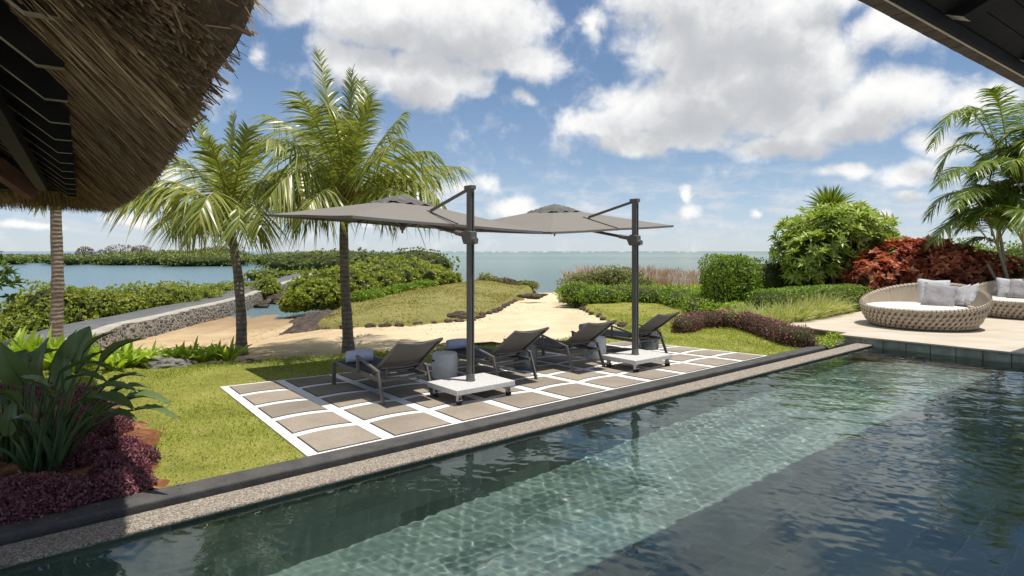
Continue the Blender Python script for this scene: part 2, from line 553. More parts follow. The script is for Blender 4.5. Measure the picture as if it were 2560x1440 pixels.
MT['leaf_palm'] = leaf_mat('coconut_leaflet', [(0, (.10, .135, .024)), (.45, (.21, .25, .045)), (.8, (.37, .38, .09)), (1, (.62, .56, .19))], rough=.33, spec=.6, trans=.33)
MT['leaf_areca'] = leaf_mat('areca_leaflet', [(0, (.06, .11, .016)), (.45, (.15, .225, .03)), (.85, (.32, .38, .055)), (1, (.58, .55, .07))], rough=.38, spec=.5, trans=.33)
MT['rachis'] = surf('frond_rib', [(.3, (.30, .27, .07)), (.7, (.42, .37, .11))], 6, rough=.5)
MT['leaf_paddle'] = leaf_mat('paddle_leaf', [(0, (.11, .165, .06)), (.5, (.19, .25, .09)), (1, (.29, .345, .14))], rough=.33, spec=.6, trans=.2, tint=(1.1, 1.3, .5))
MT['leaf_cordyline'] = leaf_mat('red_strap_leaf', [(0, (.12, .012, .02)), (.6, (.36, .03, .045)), (1, (.55, .09, .10))], tint=(1.4, .5, .6))
MT['flower'] = leaf_mat('white_petal', [(0, (.7, .66, .5)), (1, (.85, .83, .75))], tint=(1, 1, .8))

# ================================================================== the setting
def sstep(x, a, b):
    t = np.clip((np.asarray(x, float) - a) / (b - a), 0, 1)
    return t * t * (3 - 2 * t)


_wr = np.random.default_rng(3)
_wk = [(_wr.normal(size=2), _wr.uniform(0, 6.28)) for _ in range(40)]


def wav(X, Y, freq, n=8, o=0):
    """cheap smooth noise in -1..1"""
    r_ = 0
    for (k, ph) in _wk[o:o + n]:
        r_ = r_ + np.sin(X * k[0] * freq + Y * k[1] * freq + ph)
    return r_ / n * 1.4


def signed(X, Y, poly):
    """signed distance to a polygon, inside positive"""
    P = np.array([(p[0], p[1]) for p in poly], float)
    d = np.full(X.shape, 1e9)
    ins = np.zeros(X.shape, bool)
    for i in range(len(P)):
        a, b = P[i], P[(i + 1) % len(P)]
        e = b - a
        wx, wy = X - a[0], Y - a[1]
        t = np.clip((wx * e[0] + wy * e[1]) / max(e @ e, 1e-9), 0, 1)
        d = np.minimum(d, np.hypot(wx - e[0] * t, wy - e[1] * t))
        c = ((a[1] > Y) != (b[1] > Y)) & (X < (b[0] - a[0]) * (Y - a[1]) / (b[1] - a[1] + 1e-12) + a[0])
        ins ^= c
    return np.where(ins, d, -d)


def grid_faces(nx, ny, keep=None):
    i = np.arange(nx * ny).reshape(ny, nx)
    f = np.stack([i[:-1, :-1], i[:-1, 1:], i[1:, 1:], i[1:, :-1]], -1).reshape(-1, 4)
    return f if keep is None else f[keep.ravel()]


SEA = -.95


def cause_x(Y):                                      # near top edge of the causeway
    return np.interp(Y, [9, 14.6, 17.6, 27.7, 57], [-9.6, -10.6, -11.4, -12.5, -18.9])


def sand_h(X, Y):
    zl = np.interp(Y, [0, 10.5, 12, 14, 18, 24, 27, 33, 60], [-.10, -.12, -.30, -.62, -.84, -.92, -.97, -1.15, -2])
    zp = np.interp(Y, [0, 11, 14, 20, 26, 33, 41, 50, 70], [-.10, -.12, -.18, -.24, -.38, -.62, -.95, -1.2, -2])
    zr = np.interp(Y, [0, 28, 34, 40, 60], [-.12, -.15, -.5, -1.2, -2])
    t = sstep(X, -9, -3.5)
    z = zl * (1 - t) + zp * t
    t2 = sstep(X, 4.2, 7)
    z = z * (1 - t2) + zr * t2
    out = sstep(cause_x(Y) - 1.0 - X, 0, 2.0) * sstep(Y, 12.5, 15)
    z = z * (1 - out) - 1.35 * out
    return z + .018 * wav(X, Y, 3.2, 8) + .010 * wav(X, Y, 8.5, 8, 8)


m, N = new_mat('beach_sand')
tcn = N.n('ShaderNodeTexCoord').outputs['Object']
sx = N.n('ShaderNodeSeparateXYZ', {0: tcn})
pale = N.ramp(N.noise(tcn, .8, 7, .65), [(.3, (.54, .43, .27)), (.55, (.64, .53, .355)), (.75, (.71, .60, .425))])
warm = N.ramp(N.noise(tcn, .8, 7, .65), [(.3, (.42, .30, .165)), (.55, (.53, .395, .235)), (.75, (.60, .47, .30))])
c = N.mix(N.sstep(N.math('ADD', sx.outputs[0], N.math('MULTIPLY_ADD', N.noise(tcn, .5, 3), 4, -2)), -6.5, -1.5), warm, pale)
wet = N.sstep(sx.outputs[2], -.82, -.93)
c = N.mix(N.math('MULTIPLY', wet, .65), c, (.20, .135, .075))
c = N.mix(N.math('MULTIPLY', N.sstep(N.noise(tcn, 14, 3), .62, .75), .35), c, (.24, .15, .08))
hgt = N.math('ADD', N.noise(tcn, 5, 4, .6), N.math('MULTIPLY', N.noise(tcn, 60, 3), .25))
bmp = N.n('ShaderNodeBump', {'Height': hgt, 'Strength': 1.0, 'Distance': .06})
finish(N, principled(N, base=c, rough=.95, spec=.1, normal=bmp.outputs[0]))
MT['sand'] = m

uu = np.concatenate([np.arange(-30, -14, .8), np.arange(-14, 16, .16), np.arange(16, 60, 1.5)])
vv = np.concatenate([np.arange(.05, 22, .16), np.arange(22, 60, .6), np.arange(60, 90, 3)])
UU, VV = np.meshgrid(uu, vv)
X = A0.x + U.x * UU + V.x * VV
Y = A0.y + U.y * UU + V.y * VV
Z = sand_h(X, Y)
o = np_mesh('beach', np.stack([X, Y, Z], -1).reshape(-1, 3), [grid_faces(len(uu), len(vv))], MT['sand'], smooth=True)
tag(o, 'pale sand beach running down between the turf to the lagoon', kind='structure')


def turf_mat(name, a, b, c_, dry):
    m, N = new_mat(name)
    tcn = N.n('ShaderNodeTexCoord').outputs['Object']
    c = N.ramp(N.noise(tcn, 1.1, 6, .65), [(.28, a), (.5, b), (.72, c_)])
    c = N.mix(N.math('MULTIPLY', N.sstep(N.noise(tcn, 3.2, 5, .7), .53, .72), .7), c, dry)
    fine = N.noise(N.vmath('MULTIPLY', tcn, (1, .6, 1)), 70, 3, .7)
    c = N.mix(N.sstep(fine, .35, .7), N.mix(1.0, c, (.55, .6, .5), 'MULTIPLY'), N.mix(1.0, c, (1.25, 1.2, 1.15), 'MULTIPLY'))
    bmp = N.n('ShaderNodeBump', {'Height': N.math('ADD', fine, N.math('MULTIPLY', N.noise(tcn, 9, 4), .8)), 'Strength': .8, 'Distance': .03})
    finish(N, principled(N, base=c, rough=.9, spec=.15, normal=bmp.outputs[0]))
    return m


MT['lawn'] = turf_mat('lawn_turf', (.20, .205, .04), (.30, .30, .065), (.40, .375, .10), (.50, .42, .18))
MT['turf_dry'] = turf_mat('dry_turf', (.185, .185, .055), (.265, .245, .08), (.34, .285, .115), (.41, .315, .165))


def turf(name, poly, zt, step, matl, label, ragged=.12):
    P = np.array([(p[0], p[1]) for p in poly])
    x0, y0 = P.min(0) - .8
    x1, y1 = P.max(0) + .8
    xs, ys = np.arange(x0, x1, step), np.arange(y0, y1, step)
    X, Y = np.meshgrid(xs, ys)
    sd = signed(X, Y, poly)
    sde = sd + ragged * wav(X, Y, 4.0, 8, 4) + ragged * .6 * wav(X, Y, 11.0, 8, 14)
    z = zt(X, Y) + .012 * wav(X, Y, 2.2, 8, 20)
    z = np.where(sde > 0, z - .05 * np.exp(-sde / .18), z - .05 + sde * 1.6)
    sdc = (sde[:-1, :-1] + sde[1:, 1:]) / 2
    uc, vc = (X - A0.x) * U.x + (Y - A0.y) * U.y, (X - A0.x) * V.x + (Y - A0.y) * V.y
    ok = (sdc > -.5)
    vmin = np.minimum(np.minimum(vc[:-1, :-1], vc[1:, 1:]), np.minimum(vc[1:, :-1], vc[:-1, 1:]))
    ok &= vmin > -.10
    o = np_mesh(name, np.stack([X, Y, z], -1).reshape(-1, 3), [grid_faces(len(xs), len(ys), ok)], matl, smooth=True)
    tag(o, label, kind='structure')
    return o


PX = lambda px, py, z: (at(px, py, z).x, at(px, py, z).y)
edge_near = [PX(*p, -.03) for p in ((1530, 823), (1400, 848), (1270, 860), (1100, 868), (980, 875), (850, 884), (720, 894), (600, 905), (480, 912), (330, 906))]
lawn_poly = [uv(-14, -.6)[:2], uv(11.6, -.6)[:2], uv(12.3, 1.7)[:2], (11.5, 18.5), (16, 24), (14, 34), (5.2, 36), (3.9, 33), (2.5, 27), (2.7, 20), (3.0, 17), (3.1, 15.2)] + edge_near + [(-9.5, 10.6), (-12.5, 8)]


def lawn_z(X, Y):
    return -.012 - .05 * sstep(np.hypot(X + 1, Y - 8), 4, 12) + .16 * sstep(Y, 17, 30) * 0


lawn = turf('lawn', lawn_poly, lawn_z, .12, MT['lawn'], 'mown yellow green lawn beside the pool')
mound_poly = [PX(*p, -.15) for p in ((850, 812), (960, 812), (1050, 808), (1180, 795))] + [(-.5, 22.3), (.2, 28.5), (1.1, 36), (-1, 38), (-3.9, 37), (-5.2, 30), (-6.2, 22.5), (-5.6, 17.8)]


def mound_z(X, Y):
    sd = signed(X, Y, mound_poly)
    return -.12 + .30 * sstep(sd, 0, 2.6) - .02 * sstep(Y, 30, 38)


turf('lawn', mound_poly, mound_z, .14, MT['turf_dry'], 'low dry grassy mound edged with lava stones', .2)

# grass blades on the near lawn
n = 260000
gu, gv = rng.uniform(-9, 12, n), rng.uniform(-.02, 7.5, n)
gx = A0.x + U.x * gu + V.x * gv
gy = A0.y + U.y * gu + V.y * gv
sd = signed(gx, gy, lawn_poly) + .12 * wav(gx, gy, 4.0, 8, 4)
PAT = [Vector((-1.832, 5.424, 0)), Vector((4.518, 10.66, 0)), Vector((2.40, 12.42, 0)), Vector((-3.972, 8.216, 0))]
SOIL = [uv(-9, 0.02)[:2]] + [PX(*p, 0) for p in ((405, 1228), (425, 1155), (385, 1085), (320, 1015), (260, 990), (180, 962), (0, 952))] + [(-9.5, 8.6)]
vis = (gy > 2.5) & (np.abs(gx / gy) < .95) & (rng.random(n) < np.clip(9.0 / gy, .2, 1) ** 1.3)
ok = (sd > .0) & (signed(gx, gy, PAT) < .015 + .025 * wav(gx, gy, 20, 6)) & (signed(gx, gy, SOIL) < .10 * wav(gx, gy, 7, 8) + .40 * rng.random(n) ** 2.0) & vis
gx, gy = gx[ok], gy[ok]
n = len(gx)
dirs = norm(np.stack([rng.normal(size=n) * .55, rng.normal(size=n) * .55, np.ones(n)], -1))
sides = norm(np.cross(dirs, rdir(n)))
v_, f_ = ribbons(np.stack([gx, gy, np.full(n, -.03)], -1), dirs, sides, rnd(n, .035, .07) * (1 + .45 * wav(gx, gy, 2.6, 8, 2)), rnd(n, .006, .012), rnd(n, .1, .6), 2)
MT['blade'] = leaf_mat('lawn_blade', [(0, (.19, .21, .035)), (.4, (.29, .365, .06)), (.75, (.45, .49, .12)), (1, (.66, .56, .27))], patch=.95, trans=.35, spec=.2)
tag(np_mesh('grass', v_, [f_], MT['blade']), 'short lawn grass blades', 'grass', kind='stuff')

# sparse tufts on the dry mound and the far lawn
n = 90000
gx, gy = rng.uniform(-6.5, 9, n), rng.uniform(14, 37, n)
zz = np.where(signed(gx, gy, mound_poly) > 0, mound_z(gx, gy), -.075)
k = ((signed(gx, gy, mound_poly) > .03) | (signed(gx, gy, lawn_poly) > .03)) & (np.abs(gx / gy) < .5) & (rng.random(n) < .35 + .65 * (wav(gx, gy, 1.3, 8) > -.1))
gx, gy, zz = gx[k], gy[k], zz[k]
n = len(gx)
dirs = norm(np.stack([rng.normal(size=n) * .7, rng.normal(size=n) * .7, np.ones(n)], -1))
v_, f_ = ribbons(np.stack([gx, gy, zz - .02], -1), dirs, norm(np.cross(dirs, rdir(n))), rnd(n, .05, .12), rnd(n, .015, .03), rnd(n, .1, .6), 2)
MT['blade_dry'] = leaf_mat('dry_lawn_blade', [(0, (.20, .20, .05)), (.45, (.30, .275, .085)), (.8, (.42, .35, .14)), (1, (.52, .42, .22))], patch=.9, trans=.3, spec=.15)
tag(np_mesh('grass', v_, [f_], MT['blade_dry']), 'dry grass tufts on the mound and the far lawn', 'grass', kind='stuff')

# ------------------------------------------------------------------ sea
m, N = new_mat('lagoon_water')
tcn = N.n('ShaderNodeTexCoord').outputs['Object']
sx = N.n('ShaderNodeSeparateXYZ', {0: tcn})
dist = N.math('POWER', N.math('DIVIDE', N.math('MAXIMUM', sx.outputs[1], 1.0), 1500.0), .28)
far = N.ramp(dist, [(.30, (.065, .105, .085)), (.42, (.085, .13, .10)), (.52, (.13, .185, .13)), (.60, (.105, .165, .12)), (.68, (.16, .215, .145)), (.80, (.09, .155, .125)), (.93, (.13, .18, .135)), (1, (.04, .10, .10))])
band = N.noise(N.vmath('MULTIPLY', tcn, (.004, .02, 1)), 1.0, 4, .6)
far = N.mix(N.sstep(band, .45, .7), far, N.mix(1.0, far, (1.35, 1.25, 1.1), 'MULTIPLY'))
lag = N.sstep(N.math('DIVIDE', sx.outputs[0], N.math('MAXIMUM', sx.outputs[1], 1.0)), -.20, -.36)
c = N.mix(lag, far, (.115, .19, .21))
wv = N.vmath('MULTIPLY', tcn, (1.0, 1.8, 1))
h1 = N.noise(wv, 1.1, 6, .62, .4)
h2 = N.noise(wv, .12, 4, .6)
bmp = N.n('ShaderNodeBump', {'Height': N.math('ADD', h1, N.math('MULTIPLY', h2, 1.5)), 'Strength': .55, 'Distance': .22})
finish(N, principled(N, base=c, rough=.2, spec=.30, normal=bmp.outputs[0]))
ys = np.concatenate([[11.5, 14, 20, 40, 80], np.geomspace(150, 9000, 14)])
ya, yb = ys[:-1], ys[1:]
vs, fs = [], []
for i, y in enumerate(ys):
    vs += [(-9000, y, SEA), (-9.0, y, SEA), (9.0, y, SEA), (9000, y, SEA)]
for i in range(len(ys) - 1):
    for k in range(3):
        if i == 0 and k == 2:
            continue
        fs.append((4 * i + k, 4 * i + k + 1, 4 * i + 5 + k, 4 * i + 4 + k))
mb = MB().add(vs, fs)
tag(mb.build('sea', m), 'calm grey green lagoon reaching the horizon', kind='structure')
# breakers on the far reef
MT['foam'] = surf('white_foam', [(.3, (.75, .78, .8)), (.7, (.85, .87, .88))], 1, rough=.9)
mb = MB()
for k in range(46):
    x = rng.uniform(-330, 560)
    y = 1650 + rng.uniform(-60, 60)
    l_, h_ = rng.uniform(4, 26), rng.uniform(.5, 1.5)
    mb.tube([(x, y, SEA), (x + l_ * .3, y + 1, SEA + h_ * .2), (x + l_ * .6, y, SEA + h_ * .25), (x + l_, y, SEA)], [.1, h_ * .8, h_, .1], 6)
tag(mb.build('surf', MT['foam'], smooth=True), 'white line of surf on the distant reef', 'surf', kind='stuff')

# ------------------------------------------------------------------ patio
m, N = new_mat('white_painted_joint')
patio_bm = MB()
p = [PAT[0], PAT[1], PAT[2], PAT[3]]


def bil(s, t, z):
    return p[0] * (1 - s) * (1 - t) + p[1] * s * (1 - t) + p[2] * s * t + p[3] * (1 - s) * t + Vector((0, 0, z))


patio_bm.add([bil(0, 0, -.05), bil(1, 0, -.05), bil(1, 1, -.05), bil(0, 1, -.05), bil(0, 0, .006), bil(1, 0, .006), bil(1, 1, .006), bil(0, 1, .006)],
             [(3, 2, 1, 0), (4, 5, 6, 7), (0, 1, 5, 4), (1, 2, 6, 5), (2, 3, 7, 6), (3, 0, 4, 7)])
patio = tag(patio_bm.build('patio', MT['white']), 'patio of beige pavers set in a white grid', kind='structure')
# recessed dark joints and the pavers: ten columns, five rows; every row line bows away from the pool
MT['joint'] = surf('dark_joint', [(.3, (.03, .028, .025)), (.7, (.05, .045, .04))], 9, rough=1)
joint, pav = MB(), MB()
NC, NR = 10, 5
su, tv = .052 / 8.23, .055 / 3.3
for c_ in range(NC):
    s0 = c_ / NC + (su * 1.3 if c_ else su * 2.0)
    s1 = (c_ + 1) / NC - su * 1.3
    for r_ in range(NR):
        t0 = r_ / NR + (tv if r_ else .012)
        t1 = (r_ + 1) / NR - tv
        K = 10
        for (mb, gap, z0, z1) in ((joint, 0.0, .0, .0085), (pav, .012 / 8.23, .0, .0125 + .0015 * random.random())):
            g2 = gap * 2.4
            lo, hi = [], []
            for k in range(K + 1):
                s = s0 + gap + (s1 - s0 - 2 * gap) * k / K
                x = k / K
                bow = .015 * (4 * x * (1 - x))
                lo.append(bil(s, t0 + g2 + (bow if r_ else 0), 0))
                hi.append(bil(s, t1 - g2 + (bow if r_ < NR - 1 else .0), 0))
            poly = [(q_.x, q_.y) for q_ in lo] + [(q_.x, q_.y) for q_ in reversed(hi)]
            mb.prism(poly, z0, z1)
jo = joint.build('paving_joint', MT['joint'], patio)
pv = pav.build('paving_slabs', MT['paver'], patio)

# ------------------------------------------------------------------ kerb, coping, pool
kb = MB().prism([uv(-12, -.245)[:2], uv(10.85, -.245)[:2], uv(11.0, -.13)[:2], uv(10.95, -.004)[:2], uv(-12, -.004)[:2]], -.4, .016)
kerb = tag(kb.build('kerb', MT['kerb'], bevel=.018, seg=3), 'dark rough basalt kerb along the patio', kind='structure')
m, N = new_mat('pebble_wash')
tcn = N.n('ShaderNodeTexCoord').outputs['Object']
vo = N.n('ShaderNodeTexVoronoi', {'Vector': tcn, 'Scale': 120.0})
c = N.ramp(N.n('ShaderNodeSeparateColor', {0: vo.outputs['Color']}).outputs[0], [(0, (.10, .08, .062)), (.35, (.22, .182, .142)), (.7, (.325, .28, .226)), (1, (.48, .44, .38))])
c = N.mix(N.math('MULTIPLY', N.sstep(N.noise(tcn, 1.3, 6), .5, .7), .35), c, (.27, .2, .14))
bmp = N.n('ShaderNodeBump', {'Height': vo.outputs['Distance'], 'Strength': .6, 'Distance': -.006})
finish(N, principled(N, base=c, rough=.8, spec=.25, normal=bmp.outputs[0]))
MT['pebble'] = m
WL = -.062                                           # water level
cb = MB().prism([uv(-12, -.62)[:2], uv(11.55, -.62)[:2], uv(11.25, -.32)[:2], uv(-12, -.32)[:2]], -.055, -.02)
cope = tag(cb.build('coping', MT['pebble'], bevel=.015, seg=3), 'tan pebble wash coping at the pool edge', kind='structure')


def tile_mat(name, swz):
    m, N = new_mat(name)
    tcn = N.n('ShaderNodeTexCoord').outputs['Object']
    s = N.n('ShaderNodeSeparateXYZ', {0: tcn})
    vec = N.n('ShaderNodeCombineXYZ', {0: s.outputs[swz[0]], 1: s.outputs[swz[1]]}).outputs[0]
    br = N.n('ShaderNodeTexBrick', {'Vector': vec, 'Color1': (0, 0, 0, 1), 'Color2': (1, 1, 1, 1), 'Mortar': (.5, .5, .5, 1), 'Scale': 1.0, 'Mortar Size': .006, 'Brick Width': .60, 'Row Height': .30}, offset=.5)
    tone = N.math('ADD', N.math('MULTIPLY', br.outputs['Color'], .6), N.math('MULTIPLY', N.noise(tcn, 2.2, 7, .65), .5))
    c = N.ramp(tone, [(.2, (.11, .165, .15)), (.5, (.165, .235, .215)), (.85, (.235, .315, .29))])
    c = N.mix(br.outputs['Fac'], c, (.27, .32, .29))
    bmp = N.n('ShaderNodeBump', {'Height': N.noise(tcn, 12, 6), 'Strength': .3, 'Distance': .01})
    finish(N, principled(N, base=c, rough=.6, spec=.2, normal=bmp.outputs[0]))
    return m


MT['tile_floor'] = tile_mat('slate_tile_floor', (0, 1))
MT['tile_long'] = tile_mat('slate_tile_long_wall', (0, 2))
MT['tile_end'] = tile_mat('slate_tile_end_wall', (1, 2))
PU0, PU1, PV0, PV1, PZ = -6.0, 11.45, -4.8, -.585, -1.5
pb = MB()
pb.add([(PU0, PV0, PZ), (PU1, PV0, PZ), (PU1, PV1, PZ), (PU0, PV1, PZ)], [(0, 1, 2, 3)])
pb.mi = 1
pb.add([(PU0, PV1, PZ), (PU1, PV1, PZ), (PU1, PV1, -.054), (PU0, PV1, -.054)], [(0, 1, 2, 3)])
pb.add([(PU0, PV0, PZ), (PU1, PV0, PZ), (PU1, PV0, -.03), (PU0, PV0, -.03)], [(3, 2, 1, 0)])
pb.mi = 2
pb.add([(PU0, PV0, PZ), (PU0, PV1, PZ), (PU0, PV1, -.054), (PU0, PV0, -.054)], [(0, 1, 2, 3)])
pb.add([(PU1, PV0, PZ), (PU1, PV1, PZ), (PU1, PV1, -.054), (PU1, PV0, -.054)], [(3, 2, 1, 0)])
pool = pb.build('pool', [MT['tile_floor'], MT['tile_long'], MT['tile_end']])
pool.location = A0
pool.rotation_euler = (0, 0, ANG)
tag(pool, 'pool basin lined with green slate tiles', kind='structure')

# water: real ripples
xs = np.arange(PU0 + .004, PU1, .015)
ys = np.arange(PV0 + .004, PV1, .015)
xs = np.append(xs, PU1 - .003)
ys = np.append(ys, PV1 - .003)
X, Y = np.meshgrid(xs, ys)
h = np.zeros_like(X)
wr = np.random.default_rng(8)
calm = .16 + .84 * sstep(X + .5 * Y + .9 * wav(X, Y, 1.1, 8), -1.5, 5.5)
for k in range(46):
    lam = wr.uniform(.06, .22) if k < 36 else wr.uniform(.25, .6)
    th = wr.normal(.35, .75)
    kx, ky = math.cos(th) * 2 * math.pi / lam, math.sin(th) * 2 * math.pi / lam
    h += np.sin(X * kx + Y * ky + wr.uniform(0, 6.28)) * lam ** 1.15 * wr.uniform(.3, 1) * (calm if lam > .14 else .38 + .62 * calm)
h *= .0028 * (.75 + .5 * wav(X, Y, 1.7, 8, 10))
m, N = new_mat('pool_water')
gl = N.n('ShaderNodeBsdfGlass', {'Color': (.93, .985, .965, 1), 'Roughness': 0.0, 'IOR': 1.43})
finish(N, gl)
MT['water'] = m
water = np_mesh('pool_water', np.stack([X, Y, WL + h], -1).reshape(-1, 3), [grid_faces(len(xs), len(ys))], m, smooth=True)
water.location = A0
water.rotation_euler = (0, 0, ANG)
tag(water, 'clear rippled pool water', kind='structure')
water.cycles.is_caustics_caster = True
pool.cycles.is_caustics_receiver = True
sun_data.cycles.is_caustics_light = True

# gutter between kerb and coping, deck of the near pavilion, travertine deck on the right
tag(MB().prism([uv(-12, -.315)[:2], uv(11.2, -.315)[:2], uv(11.2, -.25)[:2], uv(-12, -.25)[:2]], -.5, -.16).build('gutter', MT['kerb']), 'dark overflow gutter', kind='structure')
tag(MB().prism([uv(-8, -9)[:2], uv(11.1, -9)[:2], uv(11.1, -4.83)[:2], uv(-8, -4.83)[:2]], -.5, -.02).build('terrace', MT['travertine']), 'stone terrace at the near side of the pool', kind='structure')
DZ = .12
dpoly = [uv(11.2, .02), uv(11.2, -10), uv(26, -10), uv(26, -6), uv(19.4, .2), uv(17.3, 1.66), uv(12.0, 1.66), uv(11.62, .02)]
dk = MB().prism([q_[:2] for q_ in dpoly], DZ - .035, DZ)
deck = tag(dk.build('deck', MT['travertine'], bevel=.006), 'pale travertine deck with daybeds', kind='structure')
MT['greentile'] = surf('mottled_green_slate', [(.25, (.19, .195, .15)), (.5, (.32, .325, .255)), (.8, (.47, .465, .38))], 6, 8, rough=.6, bump=(20, .4, .006))
wb = MB()
L_ = [(q_[0], q_[1]) for q_ in dpoly]
k = 0
v0 = 0.0
while v0 > -9.5:                                     # row of tiles facing the pool, under the deck edge
    a, b = uv(11.235, v0 - .006), uv(11.235, v0 - .394)
    c_, d_ = uv(11.28, v0 - .394), uv(11.28, v0 - .006)
    wb.prism([a[:2], b[:2], c_[:2], d_[:2]], -.24, DZ - .037)
    v0 -= .4
tl = wb.build('deck_tiles', MT['greentile'], deck, bevel=.004)
MT['greyrender'] = surf('grey_render', [(.3, (.10, .10, .085)), (.7, (.17, .165, .145))], 3, 7, rough=.9, bump=(30, .4, .004))
ib = MB().prism([q_[:2] for q_ in (uv(11.285, -.02), uv(11.285, -9.9), uv(25.9, -9.9), uv(25.9, -6), uv(19.35, .16), uv(17.28, 1.62), uv(12.03, 1.62), uv(11.66, -.02))], -1.6, DZ - .038)
ib.build('deck_wall', MT['greyrender'], deck)

# soil bed at the left
sb = MB()
sp = [Vector((q_[0], q_[1], 0)) for q_ in SOIL]
n_ = 28
xs = np.arange(-9.6, -2.2, .1)
ys = np.arange(3.0, 9.0, .1)
X, Y = np.meshgrid(xs, ys)
sd = signed(X, Y, SOIL) - .05 + .12 * wav(X, Y, 5, 8) + .06 * wav(X, Y, 14, 8, 7)
z = .018 + .02 * wav(X, Y, 5, 8) + .014 * wav(X, Y, 13, 8, 9) + np.minimum(sd, 0) * .6
vc = (X - A0.x) * V.x + (Y - A0.y) * V.y
okk = (sd[:-1, :-1] > -.12) & (np.minimum(vc[:-1, :-1], vc[:-1, 1:]) > -.02)
tag(np_mesh('soil', np.stack([X, Y, z], -1).reshape(-1, 3), [grid_faces(len(xs), len(ys), okk)], MT['soil'], smooth=True), 'red garden soil', kind='structure')

# ------------------------------------------------------------------ causeway
m, N = new_mat('rubble_wall')
tcn = N.n('ShaderNodeTexCoord').outputs['Object']
vec = N.vmath('ADD', N.vmath('MULTIPLY', tcn, (1, 1, 1.5)), N.vmath('MULTIPLY', N.n('ShaderNodeTexNoise', {'Vector': tcn, 'Scale': 5.0, 'Detail': 4.0}).outputs['Color'], (.22, .22, .22)))
vo = N.n('ShaderNodeTexVoronoi', {'Vector': vec, 'Scale': 4.5}, feature='DISTANCE_TO_EDGE')
vc_ = N.n('ShaderNodeTexVoronoi', {'Vector': vec, 'Scale': 4.5})
c = N.ramp(N.n('ShaderNodeSeparateColor', {0: vc_.outputs['Color']}).outputs[0], [(0, (.05, .043, .038)), (.5, (.11, .095, .08)), (1, (.19, .165, .14))])
c = N.mix(N.math('SUBTRACT', 1.0, N.sstep(vo.outputs['Distance'], .0, .16)), c, (.30, .27, .23))
c = N.mix(N.math('MULTIPLY', N.sstep(N.noise(tcn, 6, 6, .7), .5, .68), .7), c, (.42, .39, .34))
bmp = N.n('ShaderNodeBump', {'Height': vo.outputs['Distance'], 'Strength': 1.0, 'Distance': .12})
finish(N, principled(N, base=c, rough=.95, spec=.1, normal=bmp.outputs[0]))
MT['rubble'] = m
cw = empty('stone_causeway', (0, 0, 0), label='grey topped causeway with rubble stone wall crossing the lagoon', cat='causeway')
ys = np.linspace(10.5, 62, 104)
xn = cause_x(ys) + .05 * np.sin(ys * 1.3)
top = -.30 + 0 * ys
nx_, ny_ = np.gradient(xn), np.gradient(ys)
nl = np.hypot(nx_, ny_)
pxn, pyn = -ny_ / nl, nx_ / nl                       # to the left of the way
jag = .05 * wav(ys * 3, ys, 2.0, 8) + .05 * wav(ys * 5, ys, 5.0, 8, 8)
sec = [(-.20, -1.6), (-.13 + 0, -.75), (-.02, -.33), (.0, -.30), (.30, -.285), (1.62, -.30), (1.66, -.36), (1.9, -1.6)]
Vc = np.stack([np.stack([xn + pxn * (o_ + (jag if o_ < .05 and z_ < -.29 else 0)), ys + pyn * o_, np.full_like(ys, z_) + (0 if -.31 < z_ < -.28 else .5 * jag)], -1) for (o_, z_) in sec], 1)
ns = len(sec)
i = (np.arange(len(ys) - 1) * ns)[:, None]


def sec_faces(js):
    return np.concatenate([i + np.array([[j, j + 1, j + 1 + ns, j + ns]]) for j in js])


Vf = Vc.reshape(-1, 3)
np_mesh('wall', Vf, [sec_faces([0, 1, 2, 6])], MT['rubble'], cw)
np_mesh('path_top', Vf + np.array([0, 0, .004]), [sec_faces([4, 5])], MT['roadtop'], cw)
MT['edgepale'] = surf('pale_edge_mortar', [(.3, (.30, .275, .23)), (.7, (.45, .42, .36))], 3, 8, rough=.95, bump=(20, .6, .02))
np_mesh('edge_band', Vf + np.array([0, 0, .006]), [sec_faces([2, 3])], MT['edgepale'], cw)

# ================================================================== roofs
def frame_pt(o_, a, b, z, ea, eb):
    return Vector((o_[0] + ea[0] * a + eb[0] * b, o_[1] + ea[1] * a + eb[1] * b, z))


# thatched pavilion on the left: a runs from its far corner back towards the pool house, b runs inwards
TC = (-5.91, 9.065)
EA, EB = (.5803, -.8144), (-.8144, -.5803)
TP = lambda a, b, z: frame_pt(TC, a, b, z, EA, EB)
m, N = new_mat('thatch')
tcn = N.n('ShaderNodeTexCoord').outputs['Object']
c = N.ramp(N.noise(tcn, 5, 8, .7), [(.25, (.055, .04, .024)), (.5, (.14, .10, .06)), (.8, (.27, .20, .125))])
bmp = N.n('ShaderNodeBump', {'Height': N.noise(tcn, 40, 5, .7), 'Strength': 1, 'Distance': .03})
finish(N, principled(N, base=c, rough=.95, spec=.08, normal=bmp.outputs[0]))
MT['thatch'] = m
MT['straw'] = leaf_mat('straw', [(0, (.05, .036, .02)), (.32, (.15, .105, .056)), (.66, (.31, .22, .125)), (.9, (.52, .40, .25)), (1, (.74, .64, .48))], rough=.75, spec=.15, trans=.12, tint=(1.2, 1, .6), patch=2.2)
roof = empty('thatched_roof', (0, 0, 0), label='thick thatched roof with dark rafters under its eaves, upper left', cat='roof')
